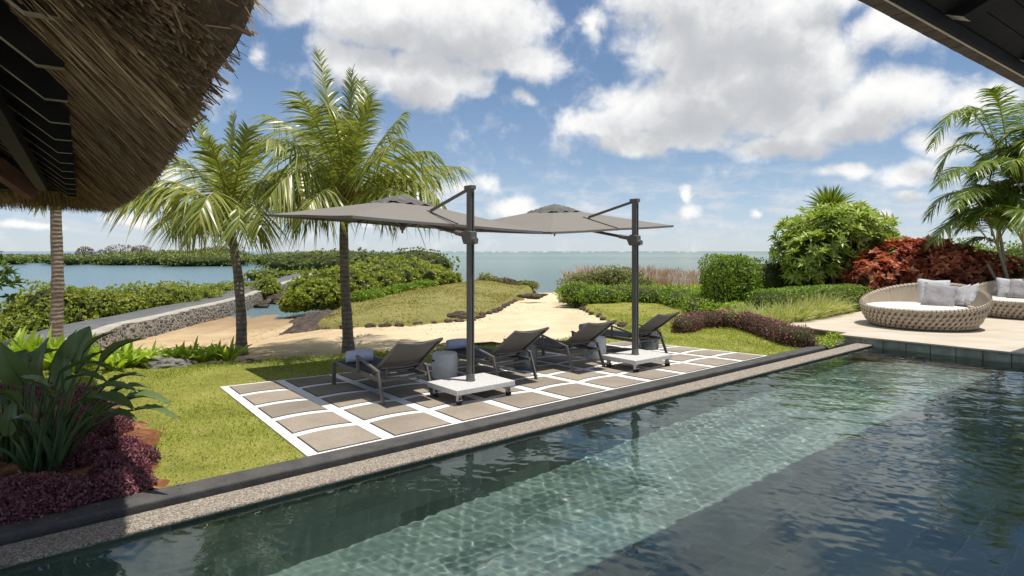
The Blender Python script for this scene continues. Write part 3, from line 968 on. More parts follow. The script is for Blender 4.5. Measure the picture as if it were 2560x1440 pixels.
# path of the outer lip in (a, b) with the inward normal
lip = [(a, max(0, a - 8.45) ** 2 * .30 - .10 * math.sin(math.pi * max(0, min(1, (a - .6) / 7.6))), -.60 * max(0, a - 8.45), 1) for a in np.arange(10.9, .62, -.1)]
lip = [(a, b, na / math.hypot(na, nb), nb / math.hypot(na, nb)) for (a, b, na, nb) in lip] + [(.6 - .6 * math.sin(q_), .6 - .6 * math.cos(q_), math.sin(q_), math.cos(q_)) for q_ in np.linspace(.02, 1.55, 9)] + [(0, b, 1, 0) for b in np.arange(.7, 9.0, .15)]
lip = np.array(lip)
prof = [(3.4, 5.0), (1.6, 3.50), (.95, 2.965), (.60, 2.685), (.36, 2.52), (.22, 2.43), (.16, 2.415), (.09, 2.45), (.03, 2.54), (.0, 2.63), (.02, 2.70), (.2, 2.86), (1.2, 3.67), (3.4, 5.45)]
sc_len = 1.0
rows = []
for (s, z) in prof:
    na, nb = lip[:, 2].copy(), lip[:, 3].copy()
    a = lip[:, 0] + na * s
    b = lip[:, 1] + nb * s
    X = TC[0] + EA[0] * a + EB[0] * b
    Y = TC[1] + EA[1] * a + EB[1] * b
    wob = .034 * wav(X * 3, Y * 3, 1.1, 8, 3) + .010 * wav(X * 7, Y * 7, 2.0, 8, 12)
    ends = 1.0 if s < .5 else 0.2
    lift = np.where(lip[:, 1] > .5, .11, .11 * np.clip(1 - lip[:, 0] / 7, 0, 1))
    rows.append(np.stack([X + wob * ends * .8, Y + wob * ends * .6, z + lift + wob * ends], -1))
Vt = np.stack(rows, 1)
npf = len(prof)
i = (np.arange(len(lip) - 1) * npf)[:, None]
np_mesh('thatch', Vt.reshape(-1, 3), [np.concatenate([i + np.array([[j, j + 1, j + 1 + npf, j + npf]]) for j in range(npf - 1)])], MT['thatch'], roof, smooth=True)


def lip_pts(n, s, amin=0, amax=len(lip) - 1.01, dens=None):
    """random stations on the lip: position at inset s (array), inward normal"""
    f = np.where(rng.random(n) < .45, rng.uniform(5, 50, n), rng.uniform(amin, amax, n))
    k = f.astype(int)
    t = (f - k)[:, None]
    L0 = lip[k] * (1 - t) + lip[k + 1] * t
    nn = norm(L0[:, 2:4])
    a = L0[:, 0] + L0[:, 2] * s
    b = L0[:, 1] + L0[:, 3] * s
    X = TC[0] + EA[0] * a + EB[0] * b
    Y = TC[1] + EA[1] * a + EB[1] * b
    lip_pts.lift = np.where(L0[:, 1] > .5, .11, .11 * np.clip(1 - L0[:, 0] / 7, 0, 1))
    IN = np.stack([EA[0] * nn[:, 0] + EB[0] * nn[:, 1], EA[1] * nn[:, 0] + EB[1] * nn[:, 1]], -1)
    return X, Y, IN


ps, pz = np.array([q_[0] for q_ in prof[:7]])[::-1], np.array([q_[1] for q_ in prof[:7]])[::-1]
# long strands under the eaves, lying down the slope
n = 60000
s = .17 + .5 * rng.random(n) ** .9
X, Y, IN = lip_pts(n, s)
zb = np.interp(s, ps, pz) + lip_pts.lift
al = np.stack([-IN[:, 1], IN[:, 0]], -1)
sk = rng.normal(0, .13, n)[:, None] + .10
D = norm(np.concatenate([-IN * .77 + al * sk, np.full((n, 1), -.64)], 1) + rng.normal(0, .06, (n, 3)))
S = norm(np.cross(D, norm(np.concatenate([IN * .6, np.full((n, 1), -.8)], 1) + rng.normal(0, .5, (n, 3)))))
P = np.stack([X, Y, zb - rng.uniform(-.01, .022, n)], -1)
v1, f1 = ribbons(P, D, S, np.minimum(rnd(n, .12, .5), (s - .15) / .77 + .03), rnd(n, .003, .010), rnd(n, 0, .06), 2, prof=[1, 1, .5])
# chopped ends on the cut face
n = 60000
g = rng.random(n)
s = .16 - .16 * g + rng.uniform(0, .03, n)
z = 2.41 + .31 * g
X, Y, IN = lip_pts(n, s)
z = z + lip_pts.lift
D = norm(np.concatenate([-IN * .75, np.full((n, 1), -.45)], 1) + rng.normal(0, .38, (n, 3)))
S = norm(np.cross(D, rdir(n)))
P = np.stack([X, Y, z], -1) - D * .01 - np.concatenate([IN, np.zeros((n, 1))], 1) * .025
v2, f2 = ribbons(P, D, S, rnd(n, .02, .055) + (rng.random(n) < .012) * .07, rnd(n, .003, .011) + (rng.random(n) < .05) * .014, rnd(n, 0, .3), 2, prof=[1, 1, .6])
vv_, ff_ = join((v1, f1), (v2, f2))
np_mesh('straw', vv_, [np.concatenate(ff_)], MT['straw'], roof)
# stray wires of palm fibre
mb = MB()
for (a, b, z) in ((8.2, .15, 2.42), (7.9, .17, 2.41)):
    q_ = TP(a, b, z)
    mb.tube([q_, q_ + Vector((.03, .02, -.05)), q_ + Vector((.06, .0, -.09)), q_ + Vector((.10, .02, -.05))], .004, 5)
mb.build('fibre', MT['greywood'], roof, smooth=True)
# rafters, ceiling, hip beam, wall plate
TAN = .81
dd = np.array([2.12, 2.62, 3.11, 3.58, 4.13, 4.64])


def rafter(a, axis):
    """axis 0: eave along a; axis 1: far eave"""
    mb = MB()
    z0 = 2.545
    b0, b1, b2 = .50, .585, 3.3
    hw = .024
    pr = [(b0, z0), (b1, z0), (b2, z0 + (b2 - b1) * TAN), (b2, z0 + (b2 - b1) * TAN + .17), (b0, z0 + .085)]
    pts = []
    for sgn in (-1, 1):
        for (b, z) in pr:
            pts.append(TP(a + sgn * hw, b, z) if axis == 0 else TP(b, a + sgn * hw, z))
    k = len(pr)
    mb.mi = 0
    mb.add(pts, [tuple(range(k)), tuple(reversed(range(k, 2 * k)))] + [(2, k + 2, k + 3, 3), (3, k + 3, k + 4, 4), (4, k + 4, k, 0)])
    b_ = len(mb.v)
    mb.mi = 1
    mb.add(pts, [(0, k, k + 1, 1), (1, k + 1, k + 2, 2)])
    return mb.build('rafter', [MT['darkwood'], MT['greywood']], roof)


for a in np.arange(8.55 + 1.224, 1.2, -.612):
    rafter(a, 0)
for b in np.arange(1.4, 7, .75):
    rafter(b, 1)
mb = MB()
ZC = 2.66
mb.add([TP(10.9, .56, ZC), TP(.6, .56, ZC), TP(3.2, 3.2, ZC + 2.64 * TAN), TP(10.9, 3.2, ZC + 2.64 * TAN)], [(0, 1, 2, 3)])
mb.add([TP(.56, .6, ZC), TP(.56, 8.6, ZC), TP(3.2, 8.6, ZC + 2.64 * TAN), TP(3.2, 3.2, ZC + 2.64 * TAN)], [(0, 3, 2, 1)])
mb.build('ceiling', MT['darkwood'], roof)
MB().bar(TP(.95, .95, 2.60), TP(3.4, 3.4, 2.60 + 2.45 * TAN), .13, .2).build('hip_beam', MT['redwood'], roof)
mb = MB()
mb.bar(TP(10.8, .86, 2.70), TP(.9, .86, 2.70), .10, .14)
mb.bar(TP(.86, .9, 2.70), TP(.86, 8, 2.70), .10, .14)
mb.build('wall_plate', MT['darkwood'], roof)

# timber roof at the upper right: t along the eave, w inwards
RO = (7.17, 8.46)
ET, EW = (.806, .592), (.592, -.806)
RP = lambda t, w, z: frame_pt(RO, t, w, z, ET, EW)
troof = empty('timber_roof', (0, 0, 0), label='dark timber roof with brown plank eave, upper right', cat='roof')
T0, T1 = -9.0, 9.0
ZE = 4.14
mb = MB()
t = T0
while t < T1:
    dz = random.uniform(-.002, .002)
    mb.prism([RP(t + .006, 0, 0)[:2], RP(t + .006, .155, 0)[:2], RP(t + .189, .155, 0)[:2], RP(t + .189, 0, 0)[:2]][::-1], ZE + dz, ZE + .03)
    t += .195
mb.build('eave_planks', MT['brownwood'], troof)
mb = MB()
mb.bar(RP(T0, .172, ZE + .0), RP(T1, .172, ZE + .0), .022, .04)
mb.build('drip_edge', MT['trim'], troof)
mb = MB()
mb.bar(RP(T0, .215, ZE + .05), RP(T1, .215, ZE + .05), .05, .14)
mb.bar(RP(T0, .80, ZE + .28), RP(T1, .80, ZE + .28), .05, .06)
mb.build('fascia', MT['darkwood'], troof)
TR = .44
mb = MB()
w = .25
while w < 4.6:
    za, zb_ = ZE + .10 + (w - .25) * TR, ZE + .10 + (w + .19 - .25) * TR
    mb.add([RP(T0, w + .006, za), RP(T1, w + .006, za), RP(T1, w + .19, zb_), RP(T0, w + .19, zb_), RP(T0, w + .006, za + .03), RP(T1, w + .006, za + .03), RP(T1, w + .19, zb_ + .03), RP(T0, w + .19, zb_ + .03)],
           [(0, 1, 2, 3), (7, 6, 5, 4), (0, 4, 5, 1), (1, 5, 6, 2), (2, 6, 7, 3), (3, 7, 4, 0)])
    w += .196
mb.build('ceiling_boards', MT['darkwood'], troof)
mb = MB()
mb.add([RP(T0, -.03, ZE + .035), RP(T1, -.03, ZE + .035), RP(T1, 4.7, ZE + .045 + 4.73 * TR + .33), RP(T0, 4.7, ZE + .045 + 4.73 * TR + .33),
        RP(T0, -.03, ZE + .09), RP(T1, -.03, ZE + .09), RP(T1, 4.7, ZE + .1 + 4.73 * TR + .33), RP(T0, 4.7, ZE + .1 + 4.73 * TR + .33)],
       [(0, 3, 2, 1), (4, 5, 6, 7), (0, 1, 5, 4), (1, 2, 6, 5), (2, 3, 7, 6), (3, 0, 4, 7)])
mb.build('roof_cover', MT['brownwood'], troof)
for t in np.arange(-3.55 - 2.41 * 2, T1, 2.41):
    mb = MB()
    hw = .11
    pr = [(.245, ZE + .10), (.40, ZE + .03), (4.4, ZE + .03 + 4.0 * TR), (4.4, ZE + .2 + 4.0 * TR), (.245, ZE + .20)]
    pts = [RP(t + s_ * hw, w, z) for s_ in (-1, 1) for (w, z) in pr]
    k = len(pr)
    mb.add(pts, [tuple(range(k)), tuple(reversed(range(k, 2 * k))), (1, k + 1, k + 2, 2), (2, k + 2, k + 3, 3), (3, k + 3, k + 4, 4), (4, k + 4, k, 0)])
    mb.mi = 1
    mb.add(pts, [(0, k, k + 1, 1)])
    mb.build('rafter', [MT['darkwood'], MT['trim']], troof)

# ================================================================== umbrellas


def umbrella(pos, cu, cv, zN, zR, zF, zL, label, slab):
    root = empty('cantilever_umbrella', pos, ANG, label, 'umbrella', 'cantilever umbrellas beside the loungers')
    H = 1.5

    def tilt(x, y):                                   # plane through the four corners, canopy coordinates -1..1
        s, t_ = (x + 1) / 2, (y + 1) / 2
        return zN * (1 - s) * (1 - t_) + zR * s * (1 - t_) + zF * s * t_ + zL * (1 - s) * t_

    RISE = .36

    def top(x, y, off=0.0):
        m_ = max(abs(x), abs(y))
        sag = -.035 * math.sin(math.pi * min(1, m_)) * abs(math.sin(2 * math.atan2(y, x))) ** .5 * 0
        # cloth hollows a little between the ribs, and its hem lifts between the corners
        e = min(abs(x), abs(y)) / max(m_, 1e-6)
        sag -= .006 * m_ * (4 * e * (1 - e))
        return tilt(x, y) + RISE * (1 - m_) ** 1.04 + sag + off

    n_ = 32
    vs, fs = [], []
    for j in range(n_ + 1):
        for i_ in range(n_ + 1):
            x, y = -1 + 2 * i_ / n_, -1 + 2 * j / n_
            vs.append((cu + x * H, cv + y * H, top(x, y)))
    for j in range(n_):
        for i_ in range(n_):
            a = j * (n_ + 1) + i_
            x, y = -1 + 2 * (i_ + .5) / n_, -1 + 2 * (j + .5) / n_
            if (x > 0) == (y > 0):
                fs += [(a, a + 1, a + n_ + 2), (a, a + n_ + 2, a + n_ + 1)]
            else:
                fs += [(a, a + 1, a + n_ + 1), (a + 1, a + n_ + 2, a + n_ + 1)]
    can = MB().add(vs, fs).build('canopy', MT['canopy'], root)
    s_ = can.modifiers.new('cloth', 'SOLIDIFY')
    s_.thickness = .006
    hem = MB()
    ring = []
    for (xa, ya, xb, yb) in ((-1, -1, 1, -1), (1, -1, 1, 1), (1, 1, -1, 1), (-1, 1, -1, -1)):
        for k in range(16):
            x, y = xa + (xb - xa) * k / 16, ya + (yb - ya) * k / 16
            ring.append(Vector((cu + x * H, cv + y * H, top(x, y) - .012)))
    ring.append(ring[0])
    for a, b in zip(ring[:-1], ring[1:]):
        hem.bar(a, b, .012, .034)
    hem.build('hem', MT['canopy'], can)
    # vent cap on top
    vs, fs = [], []
    n2 = 12
    for j in range(n2 + 1):
        for i_ in range(n2 + 1):
            x, y = -1 + 2 * i_ / n2, -1 + 2 * j / n2
            m_ = max(abs(x), abs(y))
            rag = .022 * math.sin(9 * x + 3 * y) * (m_ ** 6) + .02 * math.cos(7 * y) * (m_ ** 6)
            vs.append((cu + x * .36, cv + y * .36, top(x * .24, y * .24) + .052 + .02 * (1 - m_) - .055 * m_ ** 3 + rag))
    for j in range(n2):
        for i_ in range(n2):
            a = j * (n2 + 1) + i_
            fs.append((a, a + 1, a + n2 + 2, a + n2 + 1))
    vent = MB().add(vs, fs).build('vent', MT['vent'], can)
    s_ = vent.modifiers.new('cloth', 'SOLIDIFY')
    s_.thickness = .008
    zc = top(0, 0)
    # dark pocket where the strut passes the cloth
    slit = MB()
    for k in range(10):
        y0, y1 = -.98 + .5 * k / 10, -.98 + .5 * (k + 1) / 10
        slit.bar((cu, cv + y0 * H, top(0, y0, .006)), (cu, cv + y1 * H, top(0, y1, .006)), .03, .008)
    slit.build('slit', MT['rubber'], can)
    hubb = MB().lathe([(.03, 0), (.045, .02), (.05, .10), (.035, .14), (.03, .34)], 14, (cu, cv, zc - .47)).lathe([(.012, -.05), (.02, 0)], 10, (cu, cv, zc - .47))
    hubb.build('hub', MT['metal'], root, auto=40)
    for (x, y) in ((-1, -1), (1, -1), (1, 1), (-1, 1), (0, -1), (1, 0), (0, 1), (-1, 0)):
        pts = [Vector((cu + x * H * f, cv + y * H * f, top(x * f, y * f, -.028))) for f in (.03, .3, .6, .985)]
        rb = MB()
        for a, b in zip(pts[:-1], pts[1:]):
            rb.bar(a, b, .016, .026)
        r_ = rb.build('rib', MT['metal'], root)
        f = .42 if x and y else .5
        MB().bar((cu + x * .04, cv + y * .04, zc - .42), (cu + x * H * f, cv + y * H * f, top(x * f, y * f, -.045)), .014, .022).build('strut', MT['metal'], r_)
    # mast, crank housing, arm, tie
    mb = MB().box((0, 0, .2 + 1.235), (.066, .092, 2.47))
    mast = mb.build('mast', MT['metal'], root, bevel=.008)
    MB().box((0, -.047, 1.45), (.018, .006, 2.3)).build('track', MT['rubber'], mast)
    MB().box((0, .008, 2.66), (.088, .15, .055)).build('mast_cap', MT['metal'], root, bevel=.008)
    MB().lathe([(.062, 0), (.062, .02), (.055, .03), (.055, .085), (.048, .09)], 18, (0, 0, .2)).build('collar', MT['metal'], root, auto=40)
    zs = 2.03
    cr = MB().add([Vector((x, y, z)) for x in (-.052, .052) for (y, z) in ((-.075, 1.94), (-.075, 2.1), (.06, 2.12), (.15, 2.06), (.09, 1.94))],
                  [(0, 1, 2, 3, 4), (9, 8, 7, 6, 5), (0, 5, 6, 1), (1, 6, 7, 2), (2, 7, 8, 3), (3, 8, 9, 4), (4, 9, 5, 0)])
    crank = cr.build('crank_housing', MT['metal'], root, bevel=.012, seg=3)
    kn = MB().tube([(0, -.074, 1.99), (0, -.125, 1.99)], [.038, .036], 16)
    kn.tube([(0, -.11, 1.985), (.035, -.11, 1.95)], .01, 6)
    kn.build('crank_knob', MT['metal'], crank, auto=40)
    a0 = Vector((0, .12, zs + .03))
    a1 = Vector((cu, cv - .04, zc - .30))
    arm = MB().tube([a0, a0.lerp(a1, .12)], [.034, .034], 12).tube([a0.lerp(a1, .11), a1], [.024, .022], 12)
    arm.build('arm', MT['metal'], root, auto=40)
    q_ = a0.lerp(a1, .52)
    zt = top((q_.x - cu) / H, (q_.y - cv) / H)
    tie = MB().bar((0, .05, 2.64), (q_.x, q_.y, zt + .03), .028, .04).bar((q_.x, q_.y, zt + .04), q_, .02, .03)
    tie.build('tie_strut', MT['metal'], root, bevel=.004)
    # wheeled granite base
    sx, sy, ox, oy = slab
    base = MB().box((ox, oy, .168), (sx, sy, .064)).build('base_slab', MT['granite'], root, bevel=.006)
    for (i_, j) in ((-1, -1), (1, -1), (1, 1), (-1, 1)):
        x, y = ox + i_ * (sx / 2 - .07), oy + j * (sy / 2 - .07)
        ct = MB().box((x, y, .128), (.06, .06, .014)).box((x - .018, y - .01, .09), (.006, .05, .07)).box((x + .018, y - .01, .09), (.006, .05, .07)).bar((x + .02, y - .05, .075), (x - .02, y - .05, .075), .03, .006)
        co = ct.build('caster', MT['caster'], root)
        MB().tube([(x - .013, y - .018, .045), (x + .013, y - .018, .045)], [.045, .045], 18).build('wheel', MT['rubber'], co, auto=40)
    return root


MT['canopy'] = leaf_mat('taupe_cloth', [(0, (.215, .20, .178)), (1, (.245, .228, .203))], rough=.9, spec=.1, trans=.10, tint=(1, 1, .95))
MT['vent'] = surf('grey_vent_cloth', [(.3, (.09, .085, .08)), (.7, (.16, .155, .145))], 8, rough=.9, bump=(30, .8, .01))
umbrella(tuple(at(1176, 952, .2)[:2]) + (0,), .057, 1.845, 2.262, 2.14, 2.30, 2.42, 'taupe cantilever umbrella shading the two loungers nearest the pool corner, in front', (.90, .66, .0, -.02))
umbrella(tuple(at(1588, 886.5, .2)[:2]) + (0,), -.05, 1.81, 2.13, 2.31, 2.44, 2.257, 'taupe cantilever umbrella over the two far loungers, behind', (.92, .68, .03, -.02))

# ================================================================== loungers


def lounger(label):
    """x across (0..0.68), y from the rear feet to the foot end"""
    root = empty('sun_lounger', (0, 0, 0), 0, label, 'sun lounger', 'sun loungers on the patio')
    Wd = .68
    for x in (.0, Wd):
        inn = .02 if x == 0 else -.02
        MB().bar((x, 0, .0), (x, .15, .375), .026, .05, (0, 1, 0)).build('leg', MT['metal'], root, bevel=.004)
        MB().bar((x, 1.45, .0), (x, 1.45, .30), .05, .035, (0, 1, 0)).build('leg', MT['metal'], root, bevel=.004)
        ar = MB().bar((x, .12, .372), (x, .73, .49), .04, .024).bar((x, .70, .275), (x, .70, .478), .035, .03, (0, 1, 0))
        ar.build('armrest', MT['metal'], root, bevel=.004)
    fr = MB()
    for x in (.028, Wd - .028):
        fr.bar((x, .10, .268), (x, 1.475, .283), .028, .055)
    fr.bar((.0, 1.475, .283), (Wd, 1.475, .283), .028, .055)
    fr.bar((.04, .36, .262), (Wd - .04, .36, .262), .03, .03)
    fr.bar((.0, .11, .262), (Wd, .11, .262), .024, .03)
    fr.build('seat_frame', MT['metal'], root, bevel=.004)
    n_ = 8
    vs = [(.045 + (Wd - .09) * i_ / n_, .34 + 1.13 * j / 10, .312 - .018 * math.sin(math.pi * i_ / n_) * math.sin(math.pi * j / 10)) for j in range(11) for i_ in range(n_ + 1)]
    fs = [(j * 9 + i_, j * 9 + i_ + 1, j * 9 + i_ + 10, j * 9 + i_ + 9) for j in range(10) for i_ in range(8)]
    se = MB().add(vs, fs).build('seat', MT['seatsling'], root, smooth=True)
    m_ = se.modifiers.new('cloth', 'SOLIDIFY')
    m_.thickness = .008
    # backrest
    y0, z0, y1, z1 = .36, .315, -.295, .765
    br_ = MB()
    for x in (.04, Wd - .04):
        br_.tube([(x, y0, z0), (x, .5 * (y0 + y1), .5 * (z0 + z1) - .008), (x, y1, z1)], .015, 8)
    br_.tube([(.04, y1 + .012, z1 - .008), (Wd / 2, y1 + .04, z1 - .045), (Wd - .04, y1 + .012, z1 - .008)], .012, 8)
    br_.tube([(.04, .12, .42), (Wd / 2, .12, .40), (Wd - .04, .12, .42)], .012, 8)
    bo = br_.build('backrest', MT['metal'], root, smooth=True)
    vs = []
    nj = 14
    for j in range(nj + 1):
        t_ = j / nj
        for i_ in range(n_ + 1):
            s_ = i_ / n_
            dip = math.sin(math.pi * s_)
            y = y0 + (y1 - y0) * t_
            z = z0 + (z1 - z0) * t_
            sag = -.022 * dip * math.sin(math.pi * min(1, t_ * .9 + .1))
            edge = .05 * dip * t_ ** 8                 # the top hem hollows between the corners
            y += -.57 * sag * 0 + edge * .8
            z += sag - edge * .7
            vs.append((.03 + (Wd - .06) * s_, y, z + .012))
    fs = [(j * 9 + i_, j * 9 + i_ + 1, j * 9 + i_ + 10, j * 9 + i_ + 9) for j in range(nj) for i_ in range(8)]
    sl = MB().add(vs, fs).build('back_sling', MT['sling'], bo, smooth=True)
    m_ = sl.modifiers.new('cloth', 'SOLIDIFY')
    m_.thickness = .008
    pr = MB()
    for x in (.10, Wd - .10):
        pr.tube([(x, .10, .43), (x, .16, .20)], .007, 6)
        pr.tube([(x, .16, .20), (x, .24, .255)], .007, 6)
    pr.tube([(.10, .16, .20), (Wd - .10, .16, .20)], .007, 6)
    pr.build('prop_bar', MT['metal'], root)
    return root


L0 = lounger('charcoal sun lounger nearest the near patio corner, with a rolled towel on its foot')
spots = [((-1.535, 7.218), None),
         ((-.17, 8.236), 'charcoal sun lounger with a rolled towel at its foot, partly behind the front umbrella mast'),
         ((.928, 9.159), 'charcoal sun lounger without a visible towel, between the two umbrella masts'),
         ((2.26, 10.39), 'charcoal sun lounger farthest from the near patio corner, behind the rear umbrella mast')]
for k, (xy, lab) in enumerate(spots):
    o = L0 if k == 0 else copy_tree(L0)
    o.location = (xy[0], xy[1], .013)
    o.rotation_euler = (0, 0, ANG + (0, .01, -.015, .02)[k])
    if lab:
        o['label'] = lab


def towel(k, u, v, label, rz):
    xy = spots[k][0]
    c = Vector((xy[0], xy[1], 0)) + U * u + V * v
    t_ = MB()
    prof_ = []
    n_ = 26
    vs, fs = [], []
    nx = 12
    for i_ in range(nx + 1):
        x = -.175 + .35 * i_ / nx
        for a in range(n_):
            th = 2 * math.pi * a / n_
            r_ = .083 * (1 + .03 * math.sin(3 * th + i_ * .6)) * (1 - .10 * (abs(x) / .175) ** 6)
            vs.append((x, r_ * math.cos(th) * 1.04, max(-.076, r_ * math.sin(th))))
    for i_ in range(nx):
        for a in range(n_):
            fs.append((i_ * n_ + a, i_ * n_ + (a + 1) % n_, (i_ + 1) * n_ + (a + 1) % n_, (i_ + 1) * n_ + a))
    t_.add(vs, fs)
    # rolled ends: a spiral edge
    for sgn in (-1, 1):
        sp_ = []
        for a in range(50):
            th = a * .36
            r_ = .010 + .066 * a / 50
            sp_.append((sgn * (.172 + .004 * (1 - a / 50)), r_ * math.cos(th), r_ * math.sin(th)))
        t_.tube(sp_, .0075, 5)
        t_.tube([(sgn * .15, 0, 0), (sgn * .170, 0, 0)], [.074, .072], 20)
    o = t_.build('rolled_towel', MT['towel'], smooth=True)
    o.location = (c.x, c.y, .013 + .312 + .074)
    o.rotation_euler = (0, 0, ANG + rz)
    tag(o, label, 'towel', 'rolled towels on the loungers')


towel(0, .28, 1.25, 'rolled pale blue towel on the lounger nearest the patio corner', -.25)
towel(1, .25, 1.36, 'rolled pale blue towel just left of the front umbrella mast', -.2)
towel(3, .10, 1.38, 'rolled towel mostly hidden on the farthest lounger', -.2)

# drum stools


def stool(px, py, pale, label, h=.36, r=.185):
    near = at(px, py, .013)
    d = near.y + r
    pr = [(r * .93, 0), (r * .97, .012), (r * 1.01, h * .3), (r * 1.02, h * .55), (r * .99, h * .85), (r * .955, h - .012), (r * .93, h), (r * .3, h + .004)]
    o = MB().lathe(pr, 40).build('drum_stool', MT['stone_pale' if pale else 'stone_dark'], auto=50)
    o.location = ((px - CX) * d / F, d, .013)
    tag(o, label, 'stool', 'drum stools between the loungers')
    # hand hole: a black block set in for the shade inside it
    q_ = Vector((-math.cos(.55) * r * 1.0, -math.sin(.55) * r * 1.0, h * .72))
    MB().box((q_.x, q_.y, q_.z), (.012, .075, .03), Matrix.Rotation(.55, 3, 'Z')).build('hand_hole_shade', MT['rubber'], o, bevel=.005)


stool(1112, 950, True, 'pale round cement stool beside the nearest lounger')
stool(1313, 926, False, 'dark grey round stool behind the lounger next to the front umbrella mast')
stool(1488, 899, True, 'pale round cement stool behind the third lounger from the near corner')
stool(1622, 875, False, 'dark grey round stool half hidden behind the rear umbrella mast')

# ================================================================== daybeds and cushions


def daybed(c, back, label, r0=1.05):
    root = empty('round_daybed', c, 0, label, 'daybed', 'woven daybeds on the deck')

    def rim(th):
        k = (1 + math.cos(th - back)) / 2
        k2 = k ** 1.6
        return r0 * (1.13 + .13 * k2), .43 + .50 * k2

    NS = 58
    KZ = 22

    def wall(th, t, off=0.0):
        r1, h1 = rim(th)
        r_ = r0 * .97 + (r1 - r0 * .97) * t ** .9 + .045 * math.sin(math.pi * t) + off
        return Vector((r_ * math.cos(th), r_ * math.sin(th), .035 + (h1 - .035) * t))

    vs, fs = [], []
    amp = math.pi / NS * 1.02
    for fam in (0, 1):
        for i_ in range(NS):
            th0 = 2 * math.pi * (i_ + .5 * fam) / NS
            b = len(vs)
            for k in range(KZ + 1):
                t = k / KZ
                ph = math.pi * 4.5 * t + (math.pi if fam else 0)
                th = th0 + amp * .55 * math.sin(ph)
                off = .020 * math.cos(ph * 1.0 + i_ * 0)
                # strap turns edge-on at the crossings
                wv = (.62 + .38 * abs(math.cos(ph))) * .032
                p0 = wall(th, t, off)
                tw = .15 * math.sin(ph)
                tang = Vector((-math.sin(th), math.cos(th), 0))
                rad_ = Vector((math.cos(th), math.sin(th), 0))
                sd = tang * math.cos(tw) + rad_ * math.sin(tw)
                for q_ in (-1, 0, 1):
                    vs.append(p0 + sd * q_ * wv * 1.6 + rad_ * (.010 if q_ == 0 else 0))
            for k in range(KZ):
                for q_ in (0, 1):
                    a = b + k * 3 + q_
                    fs.append((a, a + 1, a + 4, a + 3))
    sh = MB().add(vs, fs).build('woven_shell', MT['strap'], root, smooth=True)
    s_ = sh.modifiers.new('strap', 'SOLIDIFY')
    s_.thickness = .010
    # straps lapping over the rim
    rm = MB()
    NR_ = 92
    for i_ in range(NR_):
        th = 2 * math.pi * i_ / NR_
        r1, h1 = rim(th)
        cc = Vector((r1 * math.cos(th), r1 * math.sin(th), h1))
        tang = Vector((-math.sin(th), math.cos(th), 0))
        rad_ = Vector((math.cos(th), math.sin(th), 0))
        hw = r1 * math.pi / NR_ * .86
        arc = [(-.045, -.10), (-.040, .0), (-.020, .028), (.008, .032), (.028, .012), (.030, -.04)]
        b = len(rm.v)
        vs = [cc + rad_ * a + Vector((0, 0, z)) + tang * s2 * hw for (a, z) in arc for s2 in (-1, 1)]
        rm.add(vs, [(2 * k, 2 * k + 1, 2 * k + 3, 2 * k + 2) for k in range(len(arc) - 1)])
    ro = rm.build('rim', MT['strap'], root)
    s_ = ro.modifiers.new('strap', 'SOLIDIFY')
    s_.thickness = .009
    # inner lining ring, dark base, mattress
    n_ = 160
    ln = MB()
    vs = []
    for k, t in enumerate((.0, .45, 1.0)):
        for i_ in range(n_):
            th = 2 * math.pi * i_ / n_
            vs.append(wall(th, t * .93 + .02, -.045 + (.014 if i_ % 2 else -.008)))
    ln.add(vs, [(k * n_ + i_, k * n_ + (i_ + 1) % n_, (k + 1) * n_ + (i_ + 1) % n_, (k + 1) * n_ + i_) for k in range(2) for i_ in range(n_)])
    ln.build('lining', MT['strap_shade'], root, smooth=True)
    MB().lathe([(r0 * .9, 0), (r0 * .93, .04)], 48).build('base', MT['strap_shade'], root)
    rr = r0 * 1.07
    mt = MB().lathe([(rr - .05, .2), (rr, .24), (rr + .02, .36), (rr + .012, .43), (rr - .03, .465), (rr - .12, .482), (rr * .5, .496), (.1, .50)], 64)
    mt.build('mattress', MT['mattress'], root, smooth=True)
    return root


MT['strap_shade'] = surf('painted_shade_strap', [(.3, (.34, .285, .215)), (.7, (.42, .355, .275))], 6, rough=.9)  # darker copy of the beige strap, shade of the inside painted in
DB1 = Vector((9.45, 13.95, DZ))
DB2 = Vector((13.55, 15.95, DZ))
BK = math.atan2(.62, .78)
daybed(DB1, BK, 'round woven beige daybed nearer the pool with grey cushions')
daybed(DB2, BK + .1, 'round woven beige daybed cut by the picture edge, behind the other daybed')


def cushion(c, size, yaw, lean, roll, matl, label, thick=.20):
    n_ = 14
    vs, fs = [], []
    for sgn in (1, -1):
        for j in range(n_ + 1):
            for i_ in range(n_ + 1):
                x, y = -1 + 2 * i_ / n_, -1 + 2 * j / n_
                pinch = 1 - .10 * (1 - abs(x * y)) * max(abs(x), abs(y)) ** 4
                puff = ((1 - x ** 4) * (1 - y ** 4)) ** .55
                puff -= .28 * math.exp(-(x * x + y * y) / .07)
                puff += .06 * math.sin(7 * x + 2 * y) * (1 - x * x) * (1 - y * y)
                vs.append((x * size / 2 * pinch, sgn * thick / 2 * puff, y * size / 2 * pinch))
    M_ = n_ + 1
    for s2 in (0, 1):
        for j in range(n_):
            for i_ in range(n_):
                a = s2 * M_ * M_ + j * M_ + i_
                q_ = (a, a + 1, a + M_ + 1, a + M_)
                fs.append(q_ if s2 else q_[::-1])
    o = MB().add(vs, fs).build('cushion', matl, smooth=True)
    w_ = o.modifiers.new('weld', 'WELD')
    w_.merge_threshold = .0008
    o.rotation_mode = 'XYZ'
    o.matrix_world = Matrix.Translation(c) @ Matrix.Rotation(yaw, 4, 'Z') @ Matrix.Rotation(lean, 4, 'X') @ Matrix.Rotation(roll, 4, 'Y')
    tag(o, label, 'cushion', 'cushions on the daybeds')
    return o


SZ = DZ + .46
yw = BK - math.pi / 2                                # local -y looks to the seat


